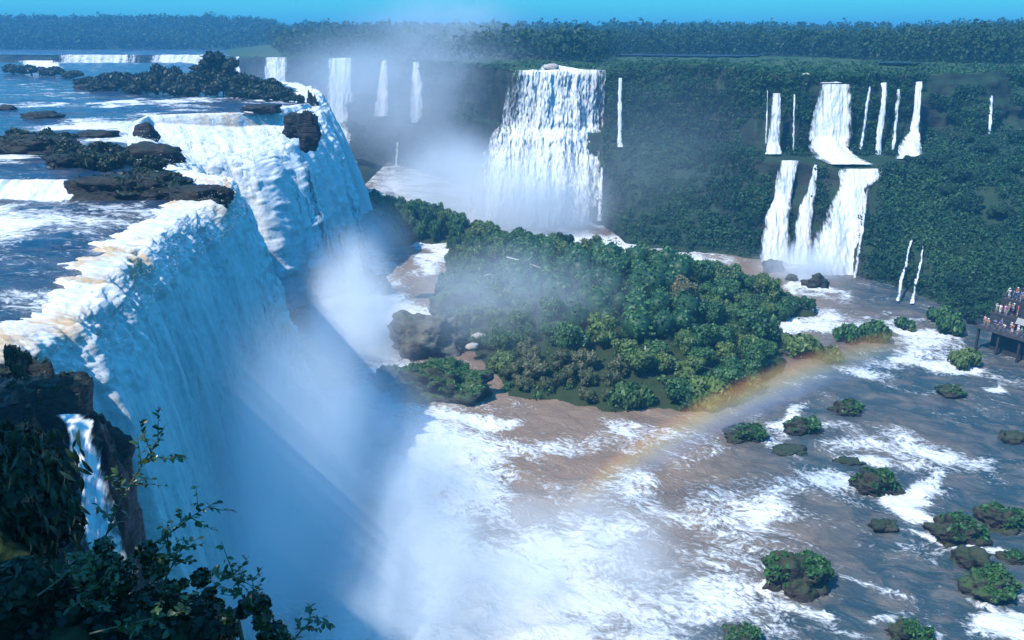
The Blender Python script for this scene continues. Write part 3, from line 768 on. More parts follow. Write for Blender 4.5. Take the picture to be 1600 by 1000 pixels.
KIND = {}
for nm, mt, kd, n, per, leaf in (('island', 'leaf_island', 'round', 7, 150, .105), ('olive', 'leaf_olive', 'round', 3, 150, .10), ('shrub', 'leaf_island', 'bush', 4, 70, .16),
                                 ('dark', 'leaf_dark', 'bush', 4, 90, .13), ('darktree', 'leaf_dark', 'tall', 3, 60, .13), ('forest', 'leaf_forest', 'tall', 5, 60, .17), ('slope', 'leaf_forest', 'round', 4, 140, .11)):
    KIND[nm] = ([crown_proto(100 + 7 * i + len(KIND) * 31, M[mt], kd, per, leaf) for i in range(n)],
                trunk_proto(len(KIND), 1.3 if kd == 'tall' else (.75 if kd == 'round' else .35), .07 if kd != 'bush' else .04))
trng = random.Random(5)
def plant(kind, loc, sx, sz, label, cat, group, name='tree'):
    crowns, trunk = KIND[kind]
    t = empty(name, loc, trng.uniform(0, 6.28))
    tag(t, label, cat, group)
    for nm, me in (('trunk', trunk), ('crown', trng.choice(crowns))):
        c = link(nm, me, t); c.scale = (sx * trng.uniform(.9, 1.1), sx * trng.uniform(.9, 1.1), sz)
    return t

# ------------------------------------------------------------------ wooded island in the lower river
def poly_dist(px, py, poly):
    poly = np.asarray(poly); n = len(poly)
    inside = np.zeros(px.shape, bool); dmin = np.full(px.shape, 1e9)
    for i in range(n):
        a, b = poly[i], poly[(i + 1) % n]
        c = ((a[1] > py) != (b[1] > py)) & (px < (b[0] - a[0]) * (py - a[1]) / (b[1] - a[1] + 1e-12) + a[0])
        inside ^= c
        t = np.clip(((px - a[0]) * (b[0] - a[0]) + (py - a[1]) * (b[1] - a[1])) / ((b[0] - a[0]) ** 2 + (b[1] - a[1]) ** 2 + 1e-12), 0, 1)
        dmin = np.minimum(dmin, np.hypot(px - a[0] - t * (b[0] - a[0]), py - a[1] - t * (b[1] - a[1])))
    return np.where(inside, dmin, -dmin)
front = [(520, 394), (600, 385), (650, 379), (700, 377), (706, 405), (690, 450), (676, 490), (720, 530), (770, 575), (800, 612), (880, 622), (960, 640), (1040, 630), (1110, 642), (1180, 612), (1225, 560), (1215, 525), (1165, 498), (1210, 500), (1272, 488)]
back = [(1278, 185), (1200, 197), (1100, 214), (1000, 222), (880, 234), (800, 246), (740, 262), (650, 286), (520, 302)]
ISL = np.array([P(a, b, .6)[:2] for a, b in front] + [at(a, d, 2)[:2] for a, d in back])
def isl_z(x, y):
    q = poly_dist(np.asarray(x, float), np.asarray(y, float), ISL) + 1.2 * fbm(np.asarray(x) * .15, np.asarray(y) * .15, 4, 3)
    return np.where(q > 0, np.minimum(5.5, .2 + .33 * q), .2 + .45 * q)
ix = np.linspace(ISL[:, 0].min() - 8, ISL[:, 0].max() + 8, 150); iy = np.linspace(ISL[:, 1].min() - 8, ISL[:, 1].max() + 8, 170)
X, Y = np.meshgrid(ix, iy, indexing='ij')
Z = isl_z(X, Y) + .35 * fbm(X * .4, Y * .4, 1, 3)
tag(link('island_ground', mesh_np('island_ground', np.stack([X, Y, Z], -1), grid_faces(150, 170), M['soil'])), 'low rocky ground of the wooded island', kind='structure')
cand, rr = [], random.Random(3)
for _ in range(14000):
    x, y = rr.uniform(ix[0], ix[-1]), rr.uniform(iy[0], iy[-1])
    cand.append((x, y))
ca = np.array(cand); q = poly_dist(ca[:, 0], ca[:, 1], ISL)
pts = []
for (x, y), d in zip(cand, q):
    if d < .9: continue
    r = rr.uniform(1.8, 3.4) * (0.75 if d < 3 else 1)
    if all((x - a) ** 2 + (y - b) ** 2 > (.80 * (r + c)) ** 2 for a, b, c, _ in pts): pts.append((x, y, r, d))
pts.sort(key=lambda p: p[3])
isl_pts = pts
rest = []
for i, (x, y, r, d) in enumerate(pts):
    z = float(isl_z(x, y)); px, py = to_px(x, y, z + r)
    if i >= 262: rest.append((x, y, z, r)); continue
    olive = (810 < px < 985 and 540 < py < 640) or rr.random() < .06
    h = r * rr.uniform(1.1, 1.6) + (0.8 if 640 < px < 1050 and y > 195 else 0) + (1.6 if px < 725 and y > 235 else 0)
    band = 'far left spur' if px < 725 and y > 225 else 'left part' if px < 850 else 'middle' if px < 1000 else 'right half' if px < 1140 else 'right end'
    rowi = 'back' if y > np.interp(px, [500, 750, 1000, 1270], [268, 205, 188, 172]) else 'front' if y < np.interp(px, [500, 700, 800, 1000, 1200, 1270], [250, 172, 145, 145, 155, 170]) else 'middle rows'
    big_ = 'broad' if r > 2.5 else 'small'
    if olive: plant('olive', (x, y, z - .3), r * 1.15, h, f'{big_} olive brown tree at the {rowi} of the {band} of the island', 'tree', f'{big_} olive trees, {rowi}, {band} of the island')
    else: plant('island', (x, y, z - .3), r * 1.2, h, f'{big_} rounded green tree at the {rowi} of the {band} of the island', 'tree', f'{big_} green trees, {rowi}, {band} of the island')
tq = at(882, 224, 4.2)
plant('slope', tuple(tq), 3.0, 4.6, 'tallest dark tree rising above the back edge of the island', 'tree', None)
print('island trees', len(pts))
rng = np.random.RandomState(4)
def stuff_leaves(name, lobes, per, size, mat, label, seed, up=.3):
    V, F, T = lobed_leaves(lobes, per, size, np.random.RandomState(seed), up=up)
    return tag(link(name, mesh_mixed(name, V, F, mat, T)), label, kind='stuff')
def fast_lobes(C, R, per, size, seed, tint_l, up=.35):
    """Many separate leafy lumps at once."""
    r_ = np.random.RandomState(seed); n = len(C)
    d = r_.normal(size=(n, per, 3)); d[..., 2] += up; d /= np.linalg.norm(d, axis=2)[..., None]
    p = C[:, None] + d * R[:, None] * r_.uniform(.75, 1.08, (n, per, 1))
    V, F = leaf_quads(p.reshape(-1, 3), d.reshape(-1, 3), np.repeat(size, per), r_)
    T = np.clip(tint_l[:, None] + r_.normal(0, .2, (n, per)), 0, 1)
    return V, F, np.repeat(T.ravel(), 4)
if rest:
    A = np.array(rest)
    V, F, T = fast_lobes(A[:, :3] + np.stack([0 * A[:, 3], 0 * A[:, 3], A[:, 3] * .95], -1), np.stack([A[:, 3] * 1.1, A[:, 3] * 1.1, A[:, 3] * 1.25], -1), 110, A[:, 3] * .17, 3, rng.uniform(.1, .7, len(A)))
    k_ = len(V); iv, if_ = ICO[1]; Vs, Fs = [V], [F]
    for q_, (x_, y_, z_, r_) in enumerate(A):
        Vs.append(np.array([x_, y_, z_ + r_ * .95]) + iv * r_ * np.array([.9, .9, 1.05])); Fs.append(np.concatenate([if_, if_[:, 2:]], 1) + k_); k_ += len(iv)
    V, F = np.concatenate(Vs), np.concatenate(Fs); T = np.concatenate([T, np.full(len(V) - len(T), .05)])
    tag(link('island_thicket', mesh_mixed('island_thicket', V, F, M['leaf_island'], T)), 'thicket at the far side of the wooded island', kind='stuff')
n = 2600
U_ = np.stack([rng.uniform(ix[0], ix[-1], n), rng.uniform(iy[0], iy[-1], n)], -1); qd = poly_dist(U_[:, 0], U_[:, 1], ISL); U_ = U_[qd > -.6]
A = np.concatenate([U_, isl_z(U_[:, 0], U_[:, 1])[:, None] + .3], 1); R = rng.uniform(.5, 1.3, (len(A), 1)) * np.array([1, 1, .8])
V, F, T = fast_lobes(A, R, 36, R[:, 0] * .38, 8, rng.uniform(0, .55, len(A)))
tag(link('undergrowth', mesh_mixed('undergrowth', V, F, M['leaf_island'], T)), 'undergrowth between the trees of the wooded island', kind='stuff')

# ------------------------------------------------------------------ foliage of the cliffs, forest of the plateau
i0 = np.arange(CLIFF_V.shape[0] - 1); nC, nR = CLIFF_V.shape[:2]
wins = [(800, 946), (1196, 1220), (1262, 1330)]
n = 26000
ui, vi = rng.uniform(0, nC - 1.001, n), rng.uniform(0, nR - 1.001, n)
a, b = ui.astype(int), vi.astype(int); fu, fv = (ui - a)[:, None], (vi - b)[:, None]
pnt = (CLIFF_V[a, b] * (1 - fu) + CLIFF_V[a + 1, b] * fu) * (1 - fv) + (CLIFF_V[a, b + 1] * (1 - fu) + CLIFF_V[a + 1, b + 1] * fu) * fv
pxp, pyp = to_px(pnt[:, 0], pnt[:, 1], pnt[:, 2])
keep = (pxp > 440) & (pxp < 1720) & (pnt[:, 2] > 1)
keep &= rng.uniform(size=n) < np.where(pxp > 940, .95, .45)
keep &= ~((pxp > 745) & (pxp < 945) & (pyp > 105))
bare = fbm(pnt[:, 0] * .06, pnt[:, 2] * .07, 3, 3)
dark_wall = (pxp > 1440) & (pnt[:, 2] > 32)
keep &= ~((bare > .45) | (dark_wall & (bare > -.25)))
for l_, r_, t_, b_ in ((1196, 1222, 145, 246), (1264, 1328, 130, 262), (1370, 1386, 132, 245), (1400, 1440, 205, 250), (1425, 1440, 128, 205), (1200, 1242, 250, 330), (1186, 1234, 330, 430), (1240, 1272, 262, 430), (1290, 1378, 262, 335), (1258, 1346, 335, 445), (1210, 1440, 243, 262)):
    keep &= ~((pxp > l_ + 1) & (pxp < r_ - 1) & (pyp > t_) & (pyp < b_ + 2))
pnt, pxk = pnt[keep], pxp[keep]
rad = rng.uniform(.7, 1.7, len(pnt)) * np.where((pxk > 1380) & (pnt[:, 2] < 31), 1.5, 1.0)
rad = np.where(rng.uniform(size=len(rad)) < .10, rad * 1.9, rad)
R = np.stack([rad, rad * .8, rad * .85], -1)
tl_ = np.clip(.30 + .65 * fbm(pnt[:, 0] * .07, pnt[:, 2] * .09, 1, 4), 0, .9)
bigm = rad > 1.55
Va, Fa, Ta = fast_lobes(pnt[~bigm], R[~bigm], 32, np.minimum(rad[~bigm] * .34, .42), 12, tl_[~bigm])
Vb, Fb, Tb = fast_lobes(pnt[bigm], R[bigm], 76, np.minimum(rad[bigm] * .28, .52), 13, tl_[bigm])
V, F, T = np.concatenate([Va, Vb]), np.concatenate([Fa, Fb + len(Va)]), np.concatenate([Ta, Tb])
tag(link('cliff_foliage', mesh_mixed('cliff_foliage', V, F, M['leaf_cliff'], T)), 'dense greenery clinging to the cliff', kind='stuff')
print('cliff lumps', len(pnt))

fr = random.Random(9)
G_PL = 'trees of the plateau forest'
fp = []
while len(fp) < 9000:
    px = fr.uniform(-60, 1680); u = fr.random()
    rd, rz = rim(px)
    near = float(np.interp(px, [-100, 330, 415, 440, 520, 640, 760, 935, 970, 1250, 1400, 1500, 1700], [905, 905, 890, 530, 500, 450, 390, 352, 470, 440, 352, 332, 325]))
    d = near + (620 if px < 420 else 520) * u ** 1.6
    if px < 420 and d > 1250: continue
    fp.append((px, d))
fp.sort(key=lambda p: p[1])
trees, far_c, far_r = 0, [], []
occ = {}
for px, d in fp:
    z = float(plateau_z(px, d)); p = at(px, d, z)
    key = (round(p[0] / 4.5), round(p[1] / 4.5))
    if key in occ: continue
    occ[key] = 1
    big = px > 930
    if big and trees < 0:
        trees += 1
        h = fr.uniform(3.8, 6.6) * (1.15 if px > 1350 else 1)
        plant('forest', tuple(p + [0, 0, -.3]), h * fr.uniform(.75, 1.0), h, 'tall dark tree in the front of the plateau forest', 'tree', G_PL)
    else:
        s = fr.uniform(.65, 1.2) * (1.0 if d < 800 else 1.25) * (1.2 if fr.random() < .06 else 1)
        far_c.append(p + [0, 0, 4.2 * s]); far_r.append((3.6 * s, 3.6 * s, 4.6 * s))
        far_c.append(p + [fr.uniform(-2, 2), fr.uniform(-2, 2), 8.4 * s]); far_r.append((2.8 * s, 2.8 * s, 2.6 * s))
far_c, far_r = np.array(far_c), np.array(far_r)
tl_ = np.clip(rng.normal(.35, .25, len(far_c)) + .25 * fbm(far_c[:, 0] * .03, far_c[:, 1] * .02, 1, 3), 0, 1)
nearm = (far_c[:, 1] < 640) & (far_c[:, 0] > 30)
Va, Fa, Ta = fast_lobes(far_c[~nearm], far_r[~nearm], 16, far_r[~nearm, 0] * .46, 21, tl_[~nearm])
Vb, Fb, Tb = fast_lobes(far_c[nearm], far_r[nearm], 46, far_r[nearm, 0] * .27, 22, tl_[nearm])
V, F, T = np.concatenate([Va, Vb]), np.concatenate([Fa, Fb + len(Va)]), np.concatenate([Ta, Tb])
print('forest lumps', len(far_c), nearm.sum(), 'cliff', len(pnt), bigm.sum())
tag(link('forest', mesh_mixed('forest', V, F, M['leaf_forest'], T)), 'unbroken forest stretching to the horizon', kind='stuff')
print('forest', trees, len(far_c))
# low scrub on the plateau edge
n = 2600
n = 1900; spx = rng.uniform(440, 1700, n); sd = rim(spx)[0] + rng.exponential(26, n) + 1
ok = ~((spx > 800) & (spx < 945) & (sd < 330)); spx, sd = spx[ok], sd[ok]
A = np.array([at(a_, b_, float(plateau_z(a_, b_))) for a_, b_ in zip(spx, sd)]); rad = rng.uniform(.7, 1.7, len(A))
V, F, T = fast_lobes(A, np.stack([rad, rad, rad * .55], -1), 26, rad * .42, 31, np.clip(rng.normal(.5, .25, len(A)), 0, 1))
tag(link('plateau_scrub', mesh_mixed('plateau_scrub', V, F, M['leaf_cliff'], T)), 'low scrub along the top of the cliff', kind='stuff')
# trees on the right hand slope
sl = []
while len(sl) < 34:
    px = fr.uniform(1385, 1660); t = fr.random()
    a_, b_ = [np.array([np.interp(px, npx, prof[:, k, c]) for c in range(2)]) for k in (2, 3)]
    c_ = np.array([np.interp(px, npx, prof[:, 1, c]) for c in range(2)])
    if fr.random() < .5: dz = a_ * (1 - t) + c_ * t
    else: dz = a_ * (1 - t) + b_ * t
    p = at(px, dz[0], dz[1])
    qx, qy = to_px(*p)
    if (1385 < qx < 1460 and qy > 300) or qx < 1400 and qy < 262: continue
    if all(np.linalg.norm(p - q_) > 3.6 for q_ in sl): sl.append(p)
    elif fr.random() < .003: break
sl.sort(key=lambda p: p[1])
for p in sl:
    h = fr.uniform(2.0, 4.2); sz_ = 'large' if h > 3.1 else 'small'
    qx = to_px(*p)[0]; where_ = ('high' if p[2] > 27 else 'halfway up' if p[2] > 12 else 'low') + (' beside the falls' if qx < 1460 else ' above the platform' if qx < 1560 else ' at the frame edge')
    plant('slope', tuple(p + [0, -1.0, -.9]), h, h * fr.uniform(.8, 1.1), f'{sz_} rounded tree {where_} on the wooded right hand slope', 'tree', f'{sz_} trees {where_} on the right slope')

# ------------------------------------------------------------------ rocks
def rock(name, c, r, seed, mat, sub=4, amp=.3, blocky=.75, label=None, cat='rock', group=None, grass=0, gsize=.35, strata=0.0, gmat='grass', ztop=None):
    V, F = ICO[sub]
    r = np.asarray(r, float)
    V = np.sign(V) * np.abs(V) ** blocky
    V = V / np.max(np.linalg.norm(V, axis=1)) * 1.1
    n = fbm(V[:, 0] * 1.3 + seed, V[:, 1] * 1.3, V[:, 2] * 1.3, 5, .55)
    n2 = np.abs(fbm(V[:, 0] * 2.6, V[:, 1] * 2.6 + seed, V[:, 2] * 2.6, 4))
    V = V * (1 + amp * n - amp * .5 * n2)[:, None]
    V = V * r
    if ztop:
        lim = ztop + .5 * fbm(V[:, 0] * .25, V[:, 1] * .25, seed, 4)
        V[:, 2] = np.where(V[:, 2] > lim - 1, lim - 1 + (1 - np.exp(-np.maximum(V[:, 2] - lim + 1, 0))), V[:, 2])
    if strata:
        zq = V[:, 2] / strata
        V[:, 2] = (np.floor(zq) + sstep(.55, 1, zq - np.floor(zq))) * strata
    o = link(name, mesh_np(name, V, F, mat), None, tuple(c))
    tag(o, label, cat, group)
    if grass:
        rg = np.random.RandomState(int(seed * 10))
        fn = np.cross(V[F[:, 1]] - V[F[:, 0]], V[F[:, 2]] - V[F[:, 0]]); ar = np.linalg.norm(fn, axis=1); fn /= ar[:, None] + 1e-9
        fc = V[F].mean(1)
        msk = fbm(fc[:, 0] / r[0] * 1.1 + seed, fc[:, 1] / r[1] * 1.1, 3.0, 2) + .5 * fc[:, 0] / r[0]
        w = ar * np.clip(fn[:, 2] - .25, 0, 1) * (fc[:, 2] > .2 * r[2]) * (msk > -.15) + 1e-9
        k = rg.choice(len(F), grass, p=w / w.sum())
        L_, Fq = leaf_quads(fc[k] + fn[k] * gsize * .4 + rg.normal(0, gsize * .5, (grass, 3)) * [1, 1, .4], fn[k], np.full(grass, gsize), rg, 2.2)
        g = link('grass_cover', mesh_mixed('grass_cover', L_, Fq, M[gmat], np.repeat(rg.uniform(0, 1, grass), 4)), o)
        g['kind'] = 'stuff'
    return o

lower_rocks = [  # px, py of the foot, width px, height px, material, grass, label
    (664, 558, 122, 82, 'boulder', 0, 'large rounded grey boulder in the spray left of the island'),
    (690, 628, 150, 70, 'mossy_rock', 900, 'long dark mossy boulder jutting into the white water below the island'),
    (610, 612, 70, 40, 'rock', 0, 'dark wet boulder at the left end of the long mossy one'),
    (728, 512, 110, 72, 'mossy_rock', 900, 'craggy moss covered outcrop at the left end of the island'),
    (575, 462, 66, 48, 'rock', 0, 'dark blue rock at the foot of the stepped fall'),
    (548, 428, 40, 40, 'rock', 0, 'smaller dark rock above the one at the foot of the stepped fall'),
    (472, 578, 44, 20, 'rock', 0, 'flat black rock alone in the blue spray'),
    (530, 608, 42, 18, 'rock', 0, 'dim low rock in blue spray right of the flat black one'),
    (1211, 426, 34, 26, 'rock', 0, 'dark boulder at the foot of the slender lower falls'),
    (1278, 450, 40, 24, 'rock', 0, 'rounded boulder at the foot of the bright lower fall'),
    (1238, 440, 20, 14, 'rock', 0, 'small wet boulder between the two at the foot of the lower falls'),
    (1258, 680, 58, 30, 'rock', 420, 'dark grassy rock upstream of the white chute near the rainbow'),
    (1166, 690, 62, 24, 'rock', 420, 'low grassy rock just under the rainbow'),
    (1327, 650, 48, 26, 'rock', 420, 'round bushy rock in the blue water below the rainbow'),
    (1374, 774, 74, 38, 'rock', 420, 'pointed rock with bright grass cap amid the rapids'),
    (1252, 930, 104, 64, 'rock', 800, 'largest wedge shaped rock with a grassy slope on top'),
    (1505, 850, 84, 40, 'rock', 300, 'broken brown rock with grass along its upper edge'),
    (1578, 832, 80, 42, 'rock', 380, 'rock with glistening wet top at the right edge'),
    (1552, 940, 82, 46, 'mossy_rock', 500, 'dull green bushy rock near the lower right corner'),
    (1590, 694, 46, 20, 'rock', 0, 'bare dark blue rock at the right edge of the river'),
    (1595, 882, 50, 14, 'rock', 160, 'flat dark rock below the glistening one'),
    (1520, 888, 60, 30, 'rock', 0, 'dark sunken rock below the broken brown one'),
    (1160, 1012, 60, 30, 'rock', 420, 'grassy rock cut off by the lower edge'),
    (1428, 1010, 70, 30, 'rock', 420, 'bushy rock at the lower edge right of the wedge'),
    (1490, 622, 44, 22, 'rock', 160, 'low dim rock with scrub in the shaded blue water'),
    (1385, 832, 40, 20, 'rock', 0, 'dark submerged rock right under the pointed grass capped one'),
    (1240, 712, 60, 7, 'rock', 0, 'thin dark ledge below the two grassy rocks'),
    (1330, 728, 44, 8, 'rock', 0, 'thin dark ledge in the white chute'),
]
for i, (px, py, w, h, mt, gr, lb) in enumerate(lower_rocks):
    b = P(px, py, 0); d = math.hypot(b[1], 60 - 0)
    s = d / F_PX
    rx, rz = w * s * .46, h * s * .60
    b = b + [0, rx * .55, 0]
    tag(rock('boulder', (b[0], b[1], rz * .18), (rx, max(rx * .75, .8), rz), 2.0 + i * 3.7, M['river_rock' if mt == 'rock' else mt], 5 if w > 60 else 4, .42, .85, lb, 'rock', None, int(gr * 1.6), gsize=min(.30, rx * .10)))
# bushes standing in the river
G_RB = 'bushes growing out of the rapids'
for px, py, r, lb in ((1325, 535, 22, 'left of two round bushes standing in the upper rapids'), (1368, 534, 26, 'right of two round bushes standing in the upper rapids'), (1418, 516, 16, 'small bush in the middle of the upper rapids'),
                      (1254, 560, 30, 'broad bush near the right end of the island below the rapids'), (1300, 566, 20, 'pale bush under the top end of the rainbow'), (1518, 578, 26, 'blue green round bush ringed by white water'),
                      (1478, 505, 22, 'upper bush on the bank beside the viewing platform'), (1492, 522, 26, 'lower bush on the bank beside the viewing platform'), (985, 640, 34, 'round bush at the foot of the island nearest the camera'), (1120, 640, 40, 'wide bush at the island corner where the rainbow passes'), (1225, 500, 26, 'bush on the island shore by the first rapids')):
    b = P(px, py, 0); s = math.hypot(b[1], 60) / F_PX
    plant('shrub', (b[0], b[1] + r * s * .5, -.2), r * s * 1.05, r * s * 1.5, lb, 'bush', G_RB, 'shrub')

up_rocks = [  # upper river: px, py foot, width, height, material, grass, label
    (232, 246, 84, 30, 'rock', 0, 'smooth dark rock beside the stepped fall in the upper river'),
    (190, 296, 170, 46, 'rock', 500, 'long brown rock bank splitting the near and the stepped fall'),
    (300, 296, 100, 30, 'rock', 0, 'wet black rock at the end of the brown bank over the drop'),
    (120, 262, 110, 30, 'rock', 300, 'low rock under the bushes left of the brown bank'),
    (340, 292, 36, 24, 'rock', 0, 'small black rock at the very brink beside the near fall'),
    (60, 185, 62, 14, 'rock', 0, 'flat brown rock in calm water of the upper river'),
    (8, 172, 30, 10, 'rock', 0, 'small dark rock at the left edge of the upper river'),
    (40, 240, 130, 36, 'rock', 300, 'dark rocky islet at the left edge under bushes'),
    (482, 208, 34, 46, 'rock', 120, 'black rock knob at the brink between the stepped and the shaded fall'),
    (462, 200, 40, 30, 'rock', 0, 'dark ledge left of the black knob at the brink'),
    (408, 172, 60, 12, 'rock', 0, 'low dark rocks in white water near the brink'),
    (130, 140, 30, 12, 'rock', 0, 'brown rock at the left end of the bushy strip'),
    (226, 212, 34, 26, 'rock', 0, 'black fang of rock splitting the lip of the stepped fall'),
    (150, 214, 60, 14, 'rock', 0, 'low wet rock in the rapids above the smooth dark rock'),
]
for i, (px, py, w, h, mt, gr, lb) in enumerate(up_rocks):
    z0 = 40.0
    for _ in range(4):
        b = P(px, py, z0); z0 = float(upper_z(b[0], b[1]))
    s = math.hypot(b[1], 20) / F_PX
    rx, rz = w * s * .52, h * s * .62
    rock('boulder', (b[0], b[1] + rx * .3, z0 + rz * .1), (rx, max(rx * .6, .8), rz), 52.0 + i * 2.9, M[mt], 5 if w > 90 else 4, .30, .8, lb, 'rock', None, gr, .3, gmat='leaf_dark')
rock('rock_buttress', (-53.8, 236.5, 31), (2.6, 3.4, 12.5), 9.3, M['rock'], 5, .32, .8, 'dark wet rock rib between the stepped fall and the shaded fall', 'rock')
rock('rock_ledge', (-37.2, 50.6, 26.9), (10.8, 6.4, 15.5), 7.7, M['rock'], 6, .22, .55, 'broad dark layered rock ledge beside the near fall', 'rock', None, 500, .3, strata=.55, gmat='leaf_dark', ztop=12.4)
rock('boulder', (-27.6, 51.0, 25), (2.0, 3.4, 11.5), 4.4, M['rock'], 5, .25, .6, 'black rock buttress between the ledge and the falling water', 'rock', None, 60, .3, gmat='leaf_dark')
# bushes of the upper river
def up_plant(kind, px, py, w, h, lb, g):
    z0 = 40.0
    for _ in range(4):
        b = P(px, py, z0); z0 = float(upper_z(b[0], b[1]))
    s = math.hypot(b[1], 20) / F_PX
    plant(kind, (b[0], b[1] + w * s * .2, z0), w * s * .5, h * s * (1.02 if kind == 'dark' else .5), lb, 'bush', g, 'shrub')
for px, py, w, h, lb in ((20, 236, 60, 40, 'leftmost dark bush on the left edge islet'), (66, 234, 70, 36, 'dark bush right of the leftmost one on the islet'), (98, 222, 36, 18, 'low bush at the right tip of the left edge islet'),
                         (100, 246, 60, 26, 'low olive bush at the left end of the brown bank'), (150, 250, 70, 30, 'spreading olive bush in the middle of the brown bank'), (185, 262, 60, 30, 'dense bush behind the wet black rocks'),
                         (125, 290, 40, 30, 'grassy tuft over the small cascade'), (168, 292, 50, 34, 'round dark bush at the front of the brown bank'), (255, 284, 50, 24, 'sparse bush near the brink on the brown bank'), (20, 590, 50, 60, 'bush at the frame edge on the layered ledge'), (215, 284, 60, 30, 'dark bush beside the sparse one on the brown bank'), (140, 268, 60, 34, 'tall dark bush in the heart of the brown bank'), (232, 268, 50, 26, 'bush behind the dark one on the brown bank'), (195, 246, 40, 18, 'small bush beside the smooth dark rock'), (88, 236, 50, 26, 'bush filling the gap between the islet and the brown bank')):
    up_plant('dark', px, py, w, h, lb, 'bushes on the rocks of the upper river')
strip = [(15, 116, 34, 14), (45, 118, 40, 16), (80, 120, 40, 14), (112, 122, 30, 12), (135, 136, 30, 14), (155, 138, 34, 20), (178, 140, 40, 28), (200, 142, 30, 26), (225, 144, 40, 32), (250, 145, 46, 40), (275, 146, 44, 36), (298, 148, 40, 32), (318, 148, 44, 44), (336, 149, 40, 52), (356, 149, 44, 44), (378, 150, 40, 34), (398, 152, 40, 32), (420, 154, 40, 28), (440, 157, 34, 20), (458, 160, 24, 12), (470, 163, 14, 14), (262, 149, 40, 22), (290, 151, 40, 20), (345, 152, 50, 28), (390, 155, 50, 20), (425, 158, 34, 14), (165, 142, 40, 14), (215, 147, 40, 18)]
RANK = ['first', 'second', 'third', 'fourth', 'fifth', 'sixth', 'seventh', 'eighth', 'ninth', 'tenth', 'eleventh', 'twelfth', 'thirteenth', 'fourteenth', 'fifteenth', 'sixteenth', 'seventeenth', 'eighteenth', 'nineteenth', 'twentieth', 'twenty-first', 'twenty-second', 'twenty-third', 'twenty-fourth', 'twenty-fifth']
strip.sort(); ntall = nlow = 0
for i, (px, py, w, h) in enumerate(strip):
    tall = h > 40
    ntall += tall; nlow += not tall
    rank = RANK[max(0, nlow - 1)]
    up_plant('darktree' if tall else 'dark', px, py, w * 1.25, h * 1.15, f'{["left", "middle", "right"][ntall - 1]} of three tall shaggy trees above the bushy strip' if tall else f'{rank} dark bush from the left end of the long strip at the far lip', 'tall trees of the strip at the far lip' if tall else 'bushes of the strip at the far lip')
#@@PART3
# ------------------------------------------------------------------ viewing platform with its visitors
M['deck'] = flat_mat('deck', (0.055, 0.05, 0.05), 0.8, .3, 1.2)
M['steel'] = flat_mat('steel', (0.12, 0.12, 0.13), 0.5)
M['concrete'] = flat_mat('concrete', (0.03, 0.028, 0.03), 0.85, .3, .8)
M['panel'] = flat_mat('panel', (0.32, 0.30, 0.28), 0.5, .1, 1.5)
pa, pb = P(1523, 508, 5)[:2], P(1600, 531, 5)[:2]
pu = (pb - pa) / np.linalg.norm(pb - pa); pv = np.array([-pu[1], pu[0]]); pv = pv if pv[1] > 0 else -pv
prz = math.atan2(pu[1], pu[0])
platform = tag(empty('viewing_platform', (pa[0], pa[1], 0), prz), 'dark railed viewing platform crowded with visitors at the right edge', 'platform')
sgn = 1 if (pu[0] * pv[1] - pu[1] * pv[0]) > 0 else -1
def pl_box(nm, u0, u1, v0, v1, z0, z1, m):
    V, F = box_np(((u0 + u1) / 2, sgn * (v0 + v1) / 2, (z0 + z1) / 2), (u1 - u0, v1 - v0, z1 - z0))
    return link(nm, mesh_np(nm, V, F, m, smooth=False), platform)
FL = {'walk': 5.0, 'steps': 7.0, 'terrace': 9.4}
pl_box('walkway', 0, 27, 0, 4.6, 4.55, 5.0, M['deck'])
pl_box('landing', 0, 5.9, 4.6, 8.2, 4.6, 7.0, M['concrete'])
pl_box('terrace', -.4, 27, 8.2, 15, 4.2, 9.4, M['concrete'])
pl_box('terrace_wall', 5.9, 27, 4.7, 8.19, 4.6, 9.0, M['concrete'])
pl_box('base_wall', 2.2, 27, 2.6, 14.5, -4, 4.2, M['concrete'])
for k in range(3): pl_box('step', .2, 5.8, 4.0 - .35 * (2 - k), 4.6, 5.0 + .45 * k, 5.45 + .45 * k, M['concrete'])
for u in np.arange(.6, 27, 4.2): pl_box('support', u - .2, u + .2, .5, .9, -3, 4.55, M['concrete'])
def railing(u0, v0, u1, v1, z):
    L = math.hypot(u1 - u0, v1 - v0); n = max(2, int(L / 1.5) + 1)
    for i in range(n):
        t = i / (n - 1); u, v = u0 + (u1 - u0) * t, v0 + (v1 - v0) * t
        pl_box('post', u - .035, u + .035, v - .035, v + .035, z, z + 1.1, M['steel'])
    for h in (.45, .8, 1.1):
        V, F = tube([[u0, sgn * v0, z + h], [(u0 + u1) / 2, sgn * (v0 + v1) / 2, z + h], [u1, sgn * v1, z + h]], [.035] * 3, 5)
        link('rail', mesh_np('rail', V, F, M['steel']), platform)
railing(.1, .1, 27, .1, 5.0); railing(.1, .1, .1, 4.6, 5.0); railing(.1, 4.7, .1, 8.2, 7.0); railing(-.3, 8.3, -.3, 15, 9.4); railing(6.0, 8.3, 27, 8.3, 9.4)
def on_pl(u, v, z): 
    q = pa + pu * u + pv * v
    return (q[0], q[1], z)
brd = tag(empty('information_board', on_pl(7.0, 3.9, 5.0), prz), 'pale tilted information board facing the front walkway', 'sign')
V, F = box_np((0, 0, 0), (2.5, .08, 1.3)); R_ = np.array(Matrix.Rotation(-.5 * sgn, 3, 'X')); 
link('panel', mesh_np('panel', V @ R_.T + [0, 0, 2.0], F, M['panel'], smooth=False), brd)
for x in (-.9, .9):
    V, F = box_np((x, .06 * sgn, .8), (.1, .1, 1.6)); link('leg', mesh_np('leg', V, F, M['steel'], smooth=False), brd)

